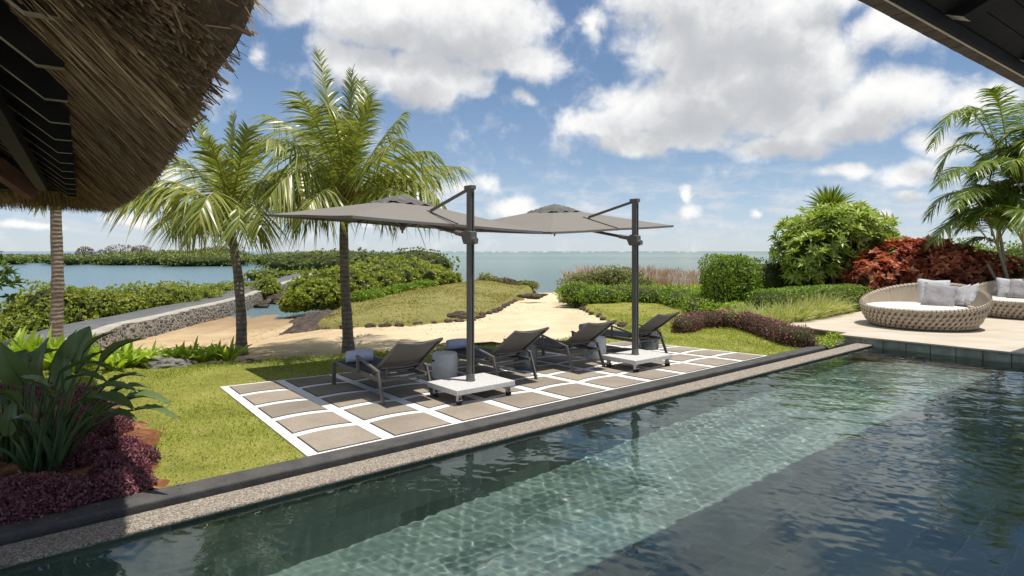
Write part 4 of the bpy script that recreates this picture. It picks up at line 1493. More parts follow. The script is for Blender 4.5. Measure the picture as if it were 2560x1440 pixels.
def cu(px, py, d, *a, **k):
    return cushion(atd(px, py, d), *a, **k)


cu(2335, 732, 14.35, .68, yw + .55, -.35, .06, MT['cush_pale'], 'pale grey cushion standing at the back of the nearer daybed')
cu(2348, 741, 13.75, .64, yw + .25, -.55, .14, MT['cush_dark'], 'darker grey dented cushion in front on the nearer daybed')
cu(2398, 741, 13.72, .52, yw - .75, -.45, -.30, MT['cush_pale'], 'slim grey cushion between the dark cushion and the daybed back', thick=.15)
cu(2420, 741, 13.55, .54, yw - .95, -.45, -.40, MT['cush_pale'], 'grey cushion leaning outermost on the back of the nearer daybed', thick=.16)
cu(2525, 722, 16.2, .60, yw + .6, -.35, .08, MT['cush_pale'], 'pale cushion at the back of the daybed cut by the picture edge')
cu(2556, 725, 15.8, .58, yw + .2, -.5, .15, MT['cush_dark'], 'darker cushion in front on the daybed cut by the picture edge')

cbm = MB().box((0, 0, .29), (.46, .46, .58)).build('cube_table', MT['cube'], bevel=.008)
cbm.location = (9.9, 16.0, DZ)
cbm.rotation_euler = (0, 0, ANG + .15)
tag(cbm, 'white stone cube table behind the nearer daybed', 'side table')

# ================================================================== plants
def uvsphere(c, r, yaw=0, box=False, k=10, jit=.0):
    th = np.linspace(0, 2 * np.pi, k, endpoint=False)
    ph = np.linspace(-.5 * np.pi, .5 * np.pi, k // 2 + 1)
    T_, Pp = np.meshgrid(th, ph)
    d = np.stack([np.cos(Pp) * np.cos(T_), np.cos(Pp) * np.sin(T_), np.sin(Pp)], -1).reshape(-1, 3)
    if box:
        d = d / ((np.abs(d) ** 5).sum(1, keepdims=True) ** .2)
    d = d * np.array(r)
    cs, sn = math.cos(yaw), math.sin(yaw)
    d = np.stack([d[:, 0] * cs - d[:, 1] * sn, d[:, 0] * sn + d[:, 1] * cs, d[:, 2]], -1)
    v = d + np.array(c)
    n2 = k // 2 + 1
    f = [(j * k + i, j * k + (i + 1) % k, (j + 1) * k + (i + 1) % k, (j + 1) * k + i) for j in range(n2 - 1) for i in range(k)]
    return v, np.array(f)


def shrub(name, blobs, n, L, Wd, mat, label=None, cat='shrub', group=None, box=False, up=.35, out=.7, wild=.7, ros=None, core=.74, zmin=-9, depth=.3, bump=.12, parent=None, flowers=0, shade_core=None, bend=.12):
    """leaf-built bush: blobs = (x, y, z, rx, ry, rz[, yaw])"""
    B = np.array([tuple(b) + (0,) * (7 - len(b)) for b in blobs], float)
    wgt = (B[:, 3] * B[:, 4] + B[:, 4] * B[:, 5] + B[:, 3] * B[:, 5])
    m_ = n if ros is None else int(n / ros[0])
    m2 = int(m_ * 1.9) + 10
    k = rng.choice(len(B), m2, p=wgt / wgt.sum())
    d = rdir(m2)
    dd_ = d / ((np.abs(d) ** 5).sum(1, keepdims=True) ** .2) if box else d
    lump = 1 + bump * (wav(d[:, 0] * 3 + k * 1.7, d[:, 1] * 3 + d[:, 2] * 4, 1.6, 8) + .6 * wav(d[:, 0] * 7 + k, d[:, 1] * 7 - d[:, 2] * 7, 1.5, 8, 9))
    rad = (1 - depth * rng.random(m2) ** 1.6) * lump
    loc = dd_ * rad[:, None] * B[k, 3:6]
    nrm_ = norm(d / B[k, 3:6])
    cs, sn = np.cos(B[k, 6]), np.sin(B[k, 6])
    rot = lambda a: np.stack([a[:, 0] * cs - a[:, 1] * sn, a[:, 0] * sn + a[:, 1] * cs, a[:, 2]], -1)
    P = rot(loc) + B[k, :3]
    Nn = rot(nrm_)
    # drop points buried deep in another blob
    deep = np.zeros(m2, bool)
    for b in B:
        q_ = P - b[:3]
        c_, s_ = math.cos(b[6]), math.sin(b[6])
        q_ = np.stack([q_[:, 0] * c_ + q_[:, 1] * s_, -q_[:, 0] * s_ + q_[:, 1] * c_, q_[:, 2]], -1) / b[3:6]
        e = (np.abs(q_) ** (5 if box else 2)).sum(1) ** (1 / (5 if box else 2))
        deep |= e < .58
    keep = ~deep & (P[:, 2] > zmin)
    P, Nn = P[keep][:m_], Nn[keep][:m_]
    m_ = len(P)
    if ros is None:
        D = norm(Nn * out + rdir(m_) * wild + np.array([0, 0, up]))
        v_, f_ = leaves(P, D, norm(Nn + rdir(m_) * .6), L * rnd(m_, .65, 1.25), Wd * rnd(m_, .7, 1.2), bend=bend)
    else:
        kk, splay = ros
        ax = norm(Nn * out + rdir(m_) * wild + np.array([0, 0, up]))
        e1 = norm(np.cross(ax, rdir(m_)))
        e2 = np.cross(ax, e1)
        Ps, Ds, Ns, Ls = [], [], [], []
        for j in range(kk):
            a = 2.4 * j + rnd(m_, -.3, .3)
            s = splay * (.45 + .75 * j / kk) + rnd(m_, -.12, .12)
            pr = e1 * np.cos(a)[:, None] + e2 * np.sin(a)[:, None]
            Ds.append(ax * np.cos(s)[:, None] + pr * np.sin(s)[:, None])
            Ns.append(ax * np.sin(s)[:, None] - pr * np.cos(s)[:, None])
            Ps.append(P - ax * (L * .12 * j / kk))
            Ls.append(L * rnd(m_, .7, 1.15) * (.75 + .35 * j / kk))
        v_, f_ = leaves(np.concatenate(Ps), np.concatenate(Ds), np.concatenate(Ns), np.concatenate(Ls), Wd * rnd(m_ * kk, .8, 1.15), bend=bend)
    vs, fs, mi, o_ = [v_], [f_], [0], len(v_)
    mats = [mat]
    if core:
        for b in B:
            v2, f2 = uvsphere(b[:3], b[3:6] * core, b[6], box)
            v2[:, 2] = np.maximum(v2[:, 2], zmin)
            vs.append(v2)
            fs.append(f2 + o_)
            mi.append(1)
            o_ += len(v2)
        mats.append(shade_core or MT['shade_core'])
    if flowers:
        mats = (mats + [MT['shade_core']])[:2] + [MT['flower']]
        j = rng.choice(m_, flowers)
        v3, f3 = leaves(np.repeat(P[j] + Nn[j] * .10, 5, 0), norm(np.repeat(Nn[j], 5, 0) * .6 + rdir(5 * flowers)), np.repeat(Nn[j], 5, 0), .045, .035)
        vs.append(v3)
        fs.append(f3 + o_)
        mi.append(2)
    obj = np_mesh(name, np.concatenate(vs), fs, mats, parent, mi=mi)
    if label:
        tag(obj, label, cat, group)
    return obj


def blob_line(pts, rx, ry, rz, zc, k, jit=.0):
    """blobs strung along a polyline of (x, y)"""
    pts = [Vector((p_[0], p_[1], 0)) for p_ in pts]
    seg = [(a, b, (b - a).length) for a, b in zip(pts[:-1], pts[1:])]
    tot = sum(s[2] for s in seg)
    out = []
    for i_ in range(k):
        t = tot * (i_ + .5) / k
        for a, b, l_ in seg:
            if t <= l_:
                break
            t -= l_
        c = a.lerp(b, min(1, t / l_))
        yaw = math.atan2(b.y - a.y, b.x - a.x)
        out.append((c.x + random.uniform(-jit, jit), c.y + random.uniform(-jit, jit), zc, rx * random.uniform(.93, 1.07), ry * random.uniform(.95, 1.05), rz * random.uniform(.96, 1.04), yaw))
    return out


# ------------------------------------------------------------------ coconut palms
def frond(P0, P1, P2, n, ll, parent, mat, hang=.5, vee=.25, width=.030, side=None, start=.10, taper=.018):
    P0, P1, P2 = (np.array(p_, float) for p_ in (P0, P1, P2))
    t = np.linspace(start, .995, n)[:, None]
    C = (1 - t) ** 2 * P0 + 2 * t * (1 - t) * P1 + t ** 2 * P2
    T_ = norm(2 * (1 - t) * (P1 - P0) + 2 * t * (P2 - P1))
    chord = P2 - P0
    sd = np.cross(chord, np.array([0, 0, 1.0])) if side is None else np.array(side, float)
    if np.linalg.norm(sd) < .15 * np.linalg.norm(chord):
        sd = np.array([.8, -.6, 0]) * np.linalg.norm(chord)
    sd = sd / np.linalg.norm(sd)
    S = norm(sd[None] - T_ * (T_ @ sd)[:, None])
    Nn = np.cross(S, T_)
    Nn = np.where((Nn[:, 2:3] < 0) & (np.abs(Nn[:, 2:3]) > .05), -Nn, Nn)
    vs, fs, o_ = [], [], 0
    tt = t[:, 0]
    ll = ll * (1.28 if hang > .5 else .82 if hang < .3 else 1.0)
    prof = np.clip(np.sin(np.pi * np.clip(.10 + .84 * (tt - start) / (1 - start), 0, 1)), .05, 1) ** .55
    for s_ in (-1, 1):
        fw = (.38 if hang > .3 else .85) + .55 * tt
        D = norm(T_ * fw[:, None] + s_ * S * .85 + Nn * vee + np.array([0, 0, -1.0]) * (hang * rnd(n, .6, 1.4))[:, None] + rng.normal(0, .10, (n, 3)))
        Ls = ll * prof * rnd(n, .82, 1.12)
        flat = norm(T_ + rng.normal(0, .25, (n, 3)))
        flat = norm(flat - D * (flat * D).sum(1, keepdims=True))
        v_, f_ = ribbons(C, D, flat, Ls, width * (.55 + .6 * prof), rnd(n, .2, .6) * (.6 + hang), 4, 'blade', fold=.0)
        vs.append(v_)
        fs.append(f_ + o_)
        o_ += len(v_)
    # rib
    tb = np.linspace(0, 1, 14)[:, None]
    cp = (1 - tb) ** 2 * P0 + 2 * tb * (1 - tb) * P1 + tb ** 2 * P2
    mb = MB().tube([Vector(c_) for c_ in cp], [taper * (1.35 - 1.2 * k / 13) for k in range(14)], 6)
    v2 = np.array(mb.v)
    f4 = np.array([f for f in mb.f if len(f) == 4]) + o_
    vs.append(v2)
    return np_mesh('frond', np.concatenate(vs), fs + [f4], [mat, MT['rachis']], parent, mi=[0] * len(fs) + [1])


m, N = new_mat('palm_bark')
tcn = N.n('ShaderNodeTexCoord').outputs['Object']
rings = N.n('ShaderNodeTexWave', {'Vector': tcn, 'Scale': 3.4, 'Distortion': 2.6, 'Detail': 3.0, 'Detail Scale': 2.0}, wave_type='BANDS', bands_direction='Z').outputs[0]
c = N.ramp(N.math('MULTIPLY_ADD', N.noise(tcn, 9, 7, .65), .8, N.math('MULTIPLY', rings, .16)), [(.24, (.11, .088, .07)), (.52, (.225, .188, .155)), (.8, (.36, .315, .265))])
bmp = N.n('ShaderNodeBump', {'Height': N.math('ADD', rings, N.math('MULTIPLY', N.noise(tcn, 24, 5), .8)), 'Strength': .8, 'Distance': .02})
finish(N, principled(N, base=c, rough=.9, spec=.12, normal=bmp.outputs[0]))
MT['palmbark'] = m
MT['sheath'] = surf('fibre_sheath', [(.3, (.14, .09, .045)), (.7, (.32, .22, .12))], 12, 8, rough=.95, bump=(40, 1, .02), stretch=(1, 1, .4))


def trunk_tube(parent, pts, r0, r1, flare=1.5, steps=46):
    """ringed palm trunk through the given points"""
    pts = np.array(pts, float)
    s = np.linspace(0, 1, len(pts))
    t = np.linspace(0, 1, steps * 3)
    path = np.stack([np.interp(t, s, pts[:, k]) for k in range(3)], -1)
    for k in range(2):                                # smooth the bends
        ker = np.ones(15) / 15
        for j in (0, 1):
            path[:, j] = np.convolve(np.pad(path[:, j], 7, 'edge'), ker, 'valid')
    r_ = r0 + (r1 - r0) * t
    r_ = r_ * (1 + (flare - 1) * np.exp(-t / .06))
    r_ = r_ * (1 + .035 * (((t * steps) % 1) - .5)) * (1 + .03 * np.sin(t * 31) + .03 * wav(t * 40, t, 1.2, 6))
    return MB().tube([Vector(p_) for p_ in path], list(r_), 14).build('trunk', MT['palmbark'], parent, smooth=True)


def coconut(d, base, top, lean, r0, r1, fronds, label, ll=.62, fruit=False):
    """fronds: (ctrl px, py, depth shift, tip px, py, depth shift, hang)"""
    root = empty('palm_tree', base, 0, label, 'palm tree', 'coconut palms between lawn and beach')
    base = Vector(base)
    tp = atd(top[0], top[1], d) - base
    pts = [(0, 0, -.1)] + [tuple(atd(px_, py_, d) - base) for (px_, py_) in lean] + [tuple(tp)]
    trunk_tube(root, pts, r0, r1)
    cr = MB()
    for k in range(7):                                 # fibrous boots where the fronds leave the trunk
        a = 2.4 * k
        q_ = tp + Vector((math.cos(a) * .05, math.sin(a) * .05, -.22 + .05 * k))
        cr.tube([q_ - Vector((0, 0, .2)), q_, q_ + Vector((math.cos(a) * .13, math.sin(a) * .13, .34))], [r1 * .95, r1 * .85, .022], 7)
    cr.build('crown_base', MT['sheath'], root, smooth=True)
    for (c1, c2, cd, t1, t2, td, hang) in fronds:
        C = atd(c1, c2, d + cd) - base
        T_ = atd(t1, t2, d + td) - base
        ln_ = (T_ - tp).length
        frond(tp + Vector((random.uniform(-.05, .05), random.uniform(-.05, .05), random.uniform(-.1, .1))), C, T_, int(30 + 10 * ln_), ll * random.uniform(.88, 1.08) * min(1, .45 + ln_ / 3), root, MT['leaf_palm'], hang=hang)
    if fruit:
        mb = MB()
        for k in range(46):
            q_ = tp + Vector((.16, -.16, .16)) + Vector(rng.normal(0, .07, 3)) * Vector((1, 1, 1.4)).length / 1.7
            mb.tube([q_, q_ + Vector(rng.normal(0, .05, 3))], .012, 5)
        mb.build('flower_cluster', MT['fruit'], root)
    return root


b2 = at(872, 880, -.13)
coconut(b2.y, b2, (864, 505), [(868, 800), (861, 680), (859, 570)], .108, .074, [
    (838, 330, .2, 795, 128, .6, .10), (872, 340, -.3, 880, 175, -.2, .10), (892, 350, .5, 922, 222, .9, .15), (800, 300, -.6, 742, 232, -1.3, .35),
    (845, 260, -.9, 812, 262, -1.8, .5), (775, 310, .6, 655, 285, 1.2, .55), (765, 330, -.5, 668, 348, -1.3, .7), (745, 360, -1.1, 672, 500, -1.9, .8), (790, 420, .9, 690, 520, 1.5, .8),
    (905, 330, .9, 900, 200, 1.6, .15), (935, 360, .2, 1010, 282, .3, .6), (950, 370, -.8, 1000, 345, -1.6, .7), (985, 400, .5, 1160, 418, 1.1, .6), (1010, 385, -.4, 1108, 512, -1.0, .75),
    (955, 440, -1.0, 1040, 500, -1.9, .7), (830, 430, -1.2, 770, 520, -2.0, .75), (850, 380, 1.2, 860, 300, 2.3, .4), (905, 420, 1.4, 1000, 430, 2.5, .6), (800, 400, 1.3, 740, 400, 2.4, .6),
    (870, 360, -.7, 930, 255, -.9, .3), (815, 360, .1, 760, 300, .5, .45), (760, 380, -.2, 662, 440, -.3, .8), (800, 440, -.6, 735, 545, -.9, .8), (960, 400, .9, 1085, 450, 1.6, .75), (930, 450, .2, 985, 540, .3, .8), (985, 360, -.2, 1085, 380, -.5, .6)], 'tallest coconut palm, straight trunk rising behind the nearest lounger', ll=.66, fruit=True)
b3 = at(603, 884, -.13)
coconut(b3.y, b3, (574, 556), [(604, 800), (596, 690), (583, 610)], .102, .070, [
    (540, 420, .2, 490, 292, .5, .15), (575, 400, -.2, 585, 288, .1, .10), (612, 420, .5, 655, 345, .9, .3), (500, 400, .3, 408, 378, .7, .55), (430, 415, -.5, 288, 500, -1.2, .6),
    (450, 480, .6, 312, 512, 1.1, .5), (545, 410, -1.1, 498, 540, -1.9, .75), (640, 405, -.4, 690, 470, -.9, .7), (630, 470, -1.0, 655, 560, -1.7, .75), (660, 430, .8, 740, 480, 1.5, .6),
    (480, 470, .9, 400, 560, 1.6, .7), (535, 440, 1.2, 500, 380, 2.2, .4), (610, 420, 1.3, 640, 400, 2.4, .4), (560, 420, -.9, 520, 350, -1.3, .3), (600, 410, -.8, 620, 320, -.8, .25), (600, 470, -1.2, 600, 570, -1.7, .6), (470, 430, -.2, 360, 455, -.4, .7), (500, 470, .2, 430, 575, .4, .8), (640, 440, .2, 700, 440, .3, .7), (620, 500, .4, 665, 600, .6, .8), (530, 480, -.5, 470, 590, -.8, .8)],
    'coconut palm with leaning trunk and low crown, the middle of the three', ll=.62)
b1 = at(140, 862, -.2)
coconut(b1.y, b1, (139, 420), [(141, 800), (145, 700), (140, 560)], .13, .10, [
    (110, 330, .2, 60, 260, .4, .3), (150, 330, .2, 190, 250, .5, .3), (70, 420, .3, -20, 500, .6, .5), (200, 380, .3, 260, 470, .6, .5), (110, 420, -.3, 100, 520, -.4, .5), (160, 400, .7, 190, 500, 1.2, .5), (60, 380, .8, -30, 420, 1.4, .5)],
    'coconut palm whose crown is hidden behind the thatched roof', ll=.5)

# ------------------------------------------------------------------ areca palms at the right


def areca(px, d, stems, label, seed, fixed=()):
    r_ = random.Random(seed)
    base = Vector(((px - CX) * d / F, d, .0))
    root = empty('areca_palm', base, 0, label, 'palm tree', 'feathery palms at the right edge')
    for (dx, dy, lx, h, nf) in stems:
        pts = [(dx, dy, -.1), (dx + lx * .3, dy, h * .5), (dx + lx, dy, h)]
        tb = MB()
        path = [Vector(pts[0]).lerp(Vector(pts[1]), k / 6) if k <= 6 else Vector(pts[1]).lerp(Vector(pts[2]), (k - 6) / 6) for k in range(13)]
        tb.tube(path, [.062 - .002 * k for k in range(13)], 9)
        tb.build('trunk', MT['arecabark'], root, smooth=True)
        tp = Vector(pts[2])
        for k in range(nf):
            a = 2.4 * k + r_.uniform(-.4, .4) + seed
            el = r_.uniform(.75, 1.35)
            ln_ = r_.uniform(1.9, 2.6)
            hd = Vector((math.cos(a), math.sin(a), 0))
            c_ = tp + hd * ln_ * .42 * math.cos(el) + Vector((0, 0, ln_ * .78 * math.sin(el)))
            t_ = tp + hd * ln_ * (.85 - .35 * math.sin(el)) + Vector((0, 0, ln_ * (math.sin(el) - .62)))
            frond(tp - Vector((0, 0, .1)), c_, t_, 54, .68 * ln_ / 2.2, root, MT['leaf_areca'], hang=.3, vee=.4, width=.032, taper=.016, start=.20)
    for (s1, s2, c1, c2, t1, t2, dd) in fixed:
        frond(atd(s1, s2, d) - base, atd(c1, c2, d + dd * .5) - base, atd(t1, t2, d + dd) - base, 52, .66, root, MT['leaf_areca'], hang=.34, vee=.35, width=.033, taper=.017, start=.12)
    return root


MT['arecabark'] = surf('areca_cane', [(.3, (.20, .185, .12)), (.7, (.36, .335, .24))], 5, 8, rough=.7, bump=(20, .4, .006), stretch=(1, 1, 4))
areca(2522, 18.4, [(-.1, .0, -.55, 1.45, 0), (.15, .2, -.35, 2.9, 9), (.4, -.1, .1, 3.9, 10), (.0, -.1, -.45, 2.1, 6)], 'feathery areca palm arching left over the red shrub', 1, [
    (2472, 345, 2405, 190, 2330, 368, -.5), (2485, 425, 2385, 290, 2345, 445, .4), (2490, 470, 2405, 370, 2348, 462, -.8), (2475, 540, 2385, 420, 2322, 540, .2), (2470, 600, 2400, 500, 2335, 605, -.6),
    (2500, 400, 2450, 210, 2418, 300, .8), (2520, 390, 2500, 230, 2478, 222, -.3), (2530, 370, 2560, 210, 2610, 260, .5), (2540, 490, 2500, 350, 2440, 430, -1.2), (2530, 430, 2480, 290, 2395, 350, 1.0),
    (2480, 590, 2470, 500, 2420, 560, 1.0), (2500, 560, 2540, 430, 2590, 500, -.8), (2490, 520, 2440, 420, 2390, 520, -1.4), (2520, 480, 2570, 330, 2620, 400, .9), (2500, 620, 2450, 560, 2400, 630, .9)])
areca(2610, 17.6, [(-.1, .1, -.35, 3.4, 7), (.15, .0, .1, 4.4, 8), (-.35, -.1, -.35, 2.2, 6), (.4, .1, .5, 2.9, 6)], 'feathery areca palm behind the daybed cut by the picture edge', 3)
areca(2800, 17.8, [(-.1, .1, -.4, 4.0, 8), (.2, 0, .3, 3.0, 6), (-.4, .2, -.5, 2.2, 6)], 'feathery areca palm whose fronds reach in from beyond the edge', 6)

# ------------------------------------------------------------------ frangipani tree, fan palm
fr = empty('frangipani_tree', Vector((11.2, 21.0, -.05)), 0, 'rounded green frangipani tree with bare forked branches and white flowers', 'tree')
tb = MB()
tips = []
for k in range(9):
    a = .7 * k
    e = Vector((math.cos(a) * (.75 + .1 * (k % 3)), math.sin(a) * (.75 + .1 * (k % 2)), 1.5 + .12 * (k % 4)))
    tb.tube([(0, 0, -.1), (e.x * .25, e.y * .25, .5), (e.x * .7, e.y * .7, .9), e], [.10, .075, .055, .04], 8)
    for s_ in range(3):
        b_ = a + (s_ - 1) * .8
        tb.tube([e, e + Vector((math.cos(b_) * .35, math.sin(b_) * .35, .25)), e + Vector((math.cos(b_) * .55, math.sin(b_) * .55, .55))], [.04, .032, .024], 7)
tb.build('trunk', MT['bark'], fr, smooth=True)
shrub('crown', [(0, 0, 2.35, 1.8, 1.6, 1.1), (1.7, -.1, 1.95, .8, .8, .55), (1.0, -.2, 2.5, 1.0, .9, .6), (-1.0, -.2, 1.9, 1.1, 1.1, .85), (1.05, -.1, 1.85, 1.25, 1.1, .8), (.15, -.4, 2.8, 1.15, 1.1, .72), (-1.3, -.5, 1.3, .65, .6, .5), (1.75, 0, 1.6, .6, .7, .45), (-.4, -.9, 1.6, .7, .6, .4)],
      6300, .34, .10, MT['leaf_frangi'], ros=(9, 1.15), core=.58, depth=.4, parent=fr, flowers=40, wild=.5, up=.8, bend=.22)
fp = empty('fan_palm', Vector((12.75, 24.2, -.05)), 0, 'spiky fan palm sticking up behind the frangipani tree', 'palm tree')
trunk_tube(fp, [(0, 0, 0), (.02, 0, 1.8), (0, 0, 3.65)], .13, .12, 1.2)
n = 210
D = rdir(n)
D[:, 2] = np.abs(D[:, 2]) * 1.2 + .05
D = norm(D)
v_, f_ = ribbons(np.tile([0, 0, 3.65], (n, 1)) + D * .05, D, norm(np.cross(D, rdir(n))), rnd(n, .75, 1.1), .06, .06, 3)
np_mesh('crown', v_, [f_], MT['leaf_areca'], fp)

# ------------------------------------------------------------------ shrubs at the right
GH = 'clipped green hedges of the garden'
shrub('clipped_shrub', [(6.45, 17.9, .82, .70, .7, .86, .2)], 7500, .085, .05, MT['leaf_hedge'], 'tall boxy clipped green shrub standing alone by the lagoon view', 'shrub', box=True, core=.88, depth=.18, bump=.10, wild=1.0)
shrub('hedge', blob_line([(8.9, 21.6), (12.5, 22.8), (16.5, 23.2)], .8, .6, .86, .65, 9, .1), 9000, .09, .05, MT['leaf_dark'], 'dark loose hedge behind the frangipani trunk', 'hedge', GH, box=True, core=.88, depth=.16, bump=.12, wild=.9)
shrub('hedge', blob_line([(6.75, 15.95), (8.5, 17.4), (10.4, 18.3)], .62, .52, .42, .40, 6, .03), 11000, .06, .04, MT['leaf_hedge'], 'low flat topped clipped hedge behind the striped grass', 'hedge', GH, box=True, core=.92, depth=.10, bump=.05, wild=.9)
shrub('hedge', blob_line([PX(1425, 742, 0), PX(1560, 748, 0), PX(1690, 752, 0), PX(1745, 768, 0), PX(1790, 786, 0)], 1.1, .8, .42, .12, 10, .1), 11000, .085, .045, MT['leaf_hedge'], 'low rambling green hedge along the lagoon side lawn', 'hedge', GH, core=.9, depth=.15, bump=.12, wild=.9)
shrub('ground_cover', blob_line([PX(1765, 786, 0), PX(1830, 792, 0), PX(1875, 800, 0)], .5, .4, .30, .12, 5, .08), 2600, .10, .045, MT['leaf_strap'], 'light green low foliage at the foot of the boxy shrub', 'plant', core=.8, wild=1.0)
shrub('red_shrub', [(13.0, 19.7, 1.1, 1.5, 1.2, 1.1), (11.7, 19.5, 1.0, .85, .9, .85), (14.4, 19.6, 1.1, .9, .9, .95), (13.3, 19.3, 1.6, 1.0, .9, .62)], 7600, .23, .12, MT['leaf_red'], 'large copper red shrub behind the nearer daybed', 'shrub', ros=(6, 1.1), core=.70, up=.7, wild=.7, bend=.3)
shrub('red_shrub', [(15.0, 19.0, 1.0, .55, .6, .85), (15.6, 18.8, .85, .5, .5, .75)], 2400, .18, .10, MT['leaf_red'], 'smaller copper red shrub between the two daybeds', 'shrub', ros=(6, 1.1), core=.70, up=.7, bend=.3)
for (x, y, z, r_, lab) in ((15.6, 24.5, 1.75, 1.05, 'bright green rounded shrub peeping over the red shrub, next to the frangipani'), (17.8, 24.0, 1.75, 1.2, 'bright green shrub behind the smaller red shrub'), (20.2, 24.2, 1.7, 1.3, 'bright green shrub behind the areca stems at the edge')):
    shrub('green_shrub', [(x, y, z * .6, r_, r_, z * .7), (x + .5, y - .1, z * .7, r_ * .7, r_ * .7, z * .55)], 3400, .12, .075, MT['leaf_hedge'], lab, 'shrub', 'green shrubs behind the deck', core=.8, wild=.9)
shrub('hedge', blob_line([(12.2, 18.3), (13.4, 18.2), (15.0, 17.75), (16.6, 17.4)], .7, .4, .42, .38, 8, .03), 6000, .07, .05, MT['leaf_dark'], 'low dark hedge behind the daybed backs', 'hedge', GH, core=.85, wild=.9)
shrub('green_shrub', [PX(1460, 735, 0) + (.35, 1.1, .7, .55), PX(1540, 735, 0) + (.5, 1.3, .8, .7), PX(1600, 738, 0) + (.3, .8, .7, .5)], 4200, .12, .06, MT['leaf_olive'], 'olive shrub at the seaward end of the rambling hedge', 'shrub', core=.8, wild=.9)
shrub('green_shrub', [PX(1440, 748, 0) + (.2, .7, .6, .45), PX(1500, 752, 0) + (.15, .8, .6, .4)], 2600, .11, .05, MT['leaf_hedge'], 'bright green shrub at the edge of the sand path', 'shrub', core=.85, wild=.9)


def tuft(name, c, n, L, Wd, mat, spread, tall, droop, label=None, cat='plant', group=None, r=.12, seg=4, parent=None):
    a = rng.uniform(0, 2 * np.pi, n)
    s = spread * rng.random(n) ** .7
    D = norm(np.stack([np.cos(a) * s, np.sin(a) * s, np.full(n, tall)], -1))
    P = np.stack([np.cos(a) * r * rng.random(n), np.sin(a) * r * rng.random(n), np.zeros(n)], -1)
    S = norm(np.cross(D, np.array([0, 0, 1.0])) + rng.normal(0, .2, (n, 3)))
    v_, f_ = ribbons(P, D, S, L * rnd(n, .6, 1.15), Wd * rnd(n, .8, 1.2), droop * rnd(n, .5, 1.5), seg, 'blade', fold=.12 if Wd > .03 else 0)
    o = np_mesh(name, v_, [f_], mat, parent, smooth=True)
    o.location = c
    if label:
        tag(o, label, cat, group)
    return o


def repeat(proto, places, rzs=None, label=None):
    for k, (p_, s_) in enumerate(places):
        o = proto if k == 0 else copy_tree(proto)
        o.location = p_
        o.rotation_euler = (0, 0, 2.1 * k)
        o.scale = (s_, s_, s_)
        if label:
            o['label'] = label


# striped grass behind the deck edge
t0 = tuft('striped_grass', (0, 0, 0), 430, .86, .017, MT['leaf_stripe'], .8, .9, .40, 'arching cream and green striped grass bordering the deck edge', 'ornamental grass', 'striped grass clumps along the deck', r=.22)
places = []
for k in range(22):
    u_ = 11.75 + k * .30 if k < 15 else 12.0 + (k - 15) * .62
    v_ = 1.98 + (.0 if k < 15 else .55) + random.uniform(-.1, .1)
    p_ = uv(u_, v_, -.02)
    places.append((p_, random.uniform(.85, 1.15) * (.8 if k < 3 else 1.05)))
repeat(t0, places)
# pale strap lilies and pink plume grass towards the lagoon
t0 = tuft('strap_lily', (0, 0, 0), 44, .75, .055, MT['leaf_strap'], .8, 1.0, .35, 'light green strap leaved lily in the row behind the rambling hedge', 'plant', 'strap lilies behind the rambling hedge')
repeat(t0, [(Vector((4.75 + .36 * k + random.uniform(-.08, .08), 24.6 - .05 * k + random.uniform(-.3, .3), .05)), random.uniform(.85, 1.1)) for k in range(11)])
t0 = tuft('plume_grass', (0, 0, 0), 260, 1.35, .013, MT['leaf_plume'], .38, 1.0, .12, 'dry pinkish plume grass on the lagoon edge', 'ornamental grass', 'plume grasses on the lagoon edge', r=.35)
pm = []
n = 110
a = rng.uniform(0, 6.28, n)
D = norm(np.stack([np.cos(a) * .3, np.sin(a) * .3, np.ones(n)], -1))
P = np.stack([np.cos(a), np.sin(a), 0 * a], -1) * (.35 * rng.random(n))[:, None] + D * rnd(n, .8, 1.05)[:, None]
v_, f_ = ribbons(P, D, norm(np.cross(D, rdir(n))), rnd(n, .25, .4), .035, .2, 3, 'leaf')
np_mesh('plumes', v_, [f_], MT['leaf_plume'], t0)
repeat(t0, [(Vector((2.9 + .62 * k + random.uniform(-.1, .1), 27.6 + random.uniform(-.6, .5), -.1)), random.uniform(.85, 1.12)) for k in range(11)])

# purple border at the right
shrub('purple_border', blob_line([PX(1698, 829, 0), PX(1745, 816, 0), PX(1800, 812, 0), PX(1860, 818, 0), PX(1915, 835, 0), PX(1960, 853, 0), PX(2015, 866, 0)], .34, .27, .27, .10, 16, .03) +
      blob_line([PX(1800, 808, 0), PX(1850, 797, 0), PX(1878, 799, 0)], .4, .25, .26, .08, 4, .03),
      15000, .045, .022, MT['leaf_purple'], 'low clipped purple border curving from the lawn to the deck', 'border plant', core=.9, depth=.15, bump=.08, wild=1.0)
shrub('weed_clump', [PX(2085, 862, .0) + (.12, .12, .12, .14), PX(2060, 866, 0) + (.06, .14, .12, .1)], 160, .08, .04, MT['leaf_strap'], 'small light green weeds against the deck wall', 'plant', core=0, wild=1.2)

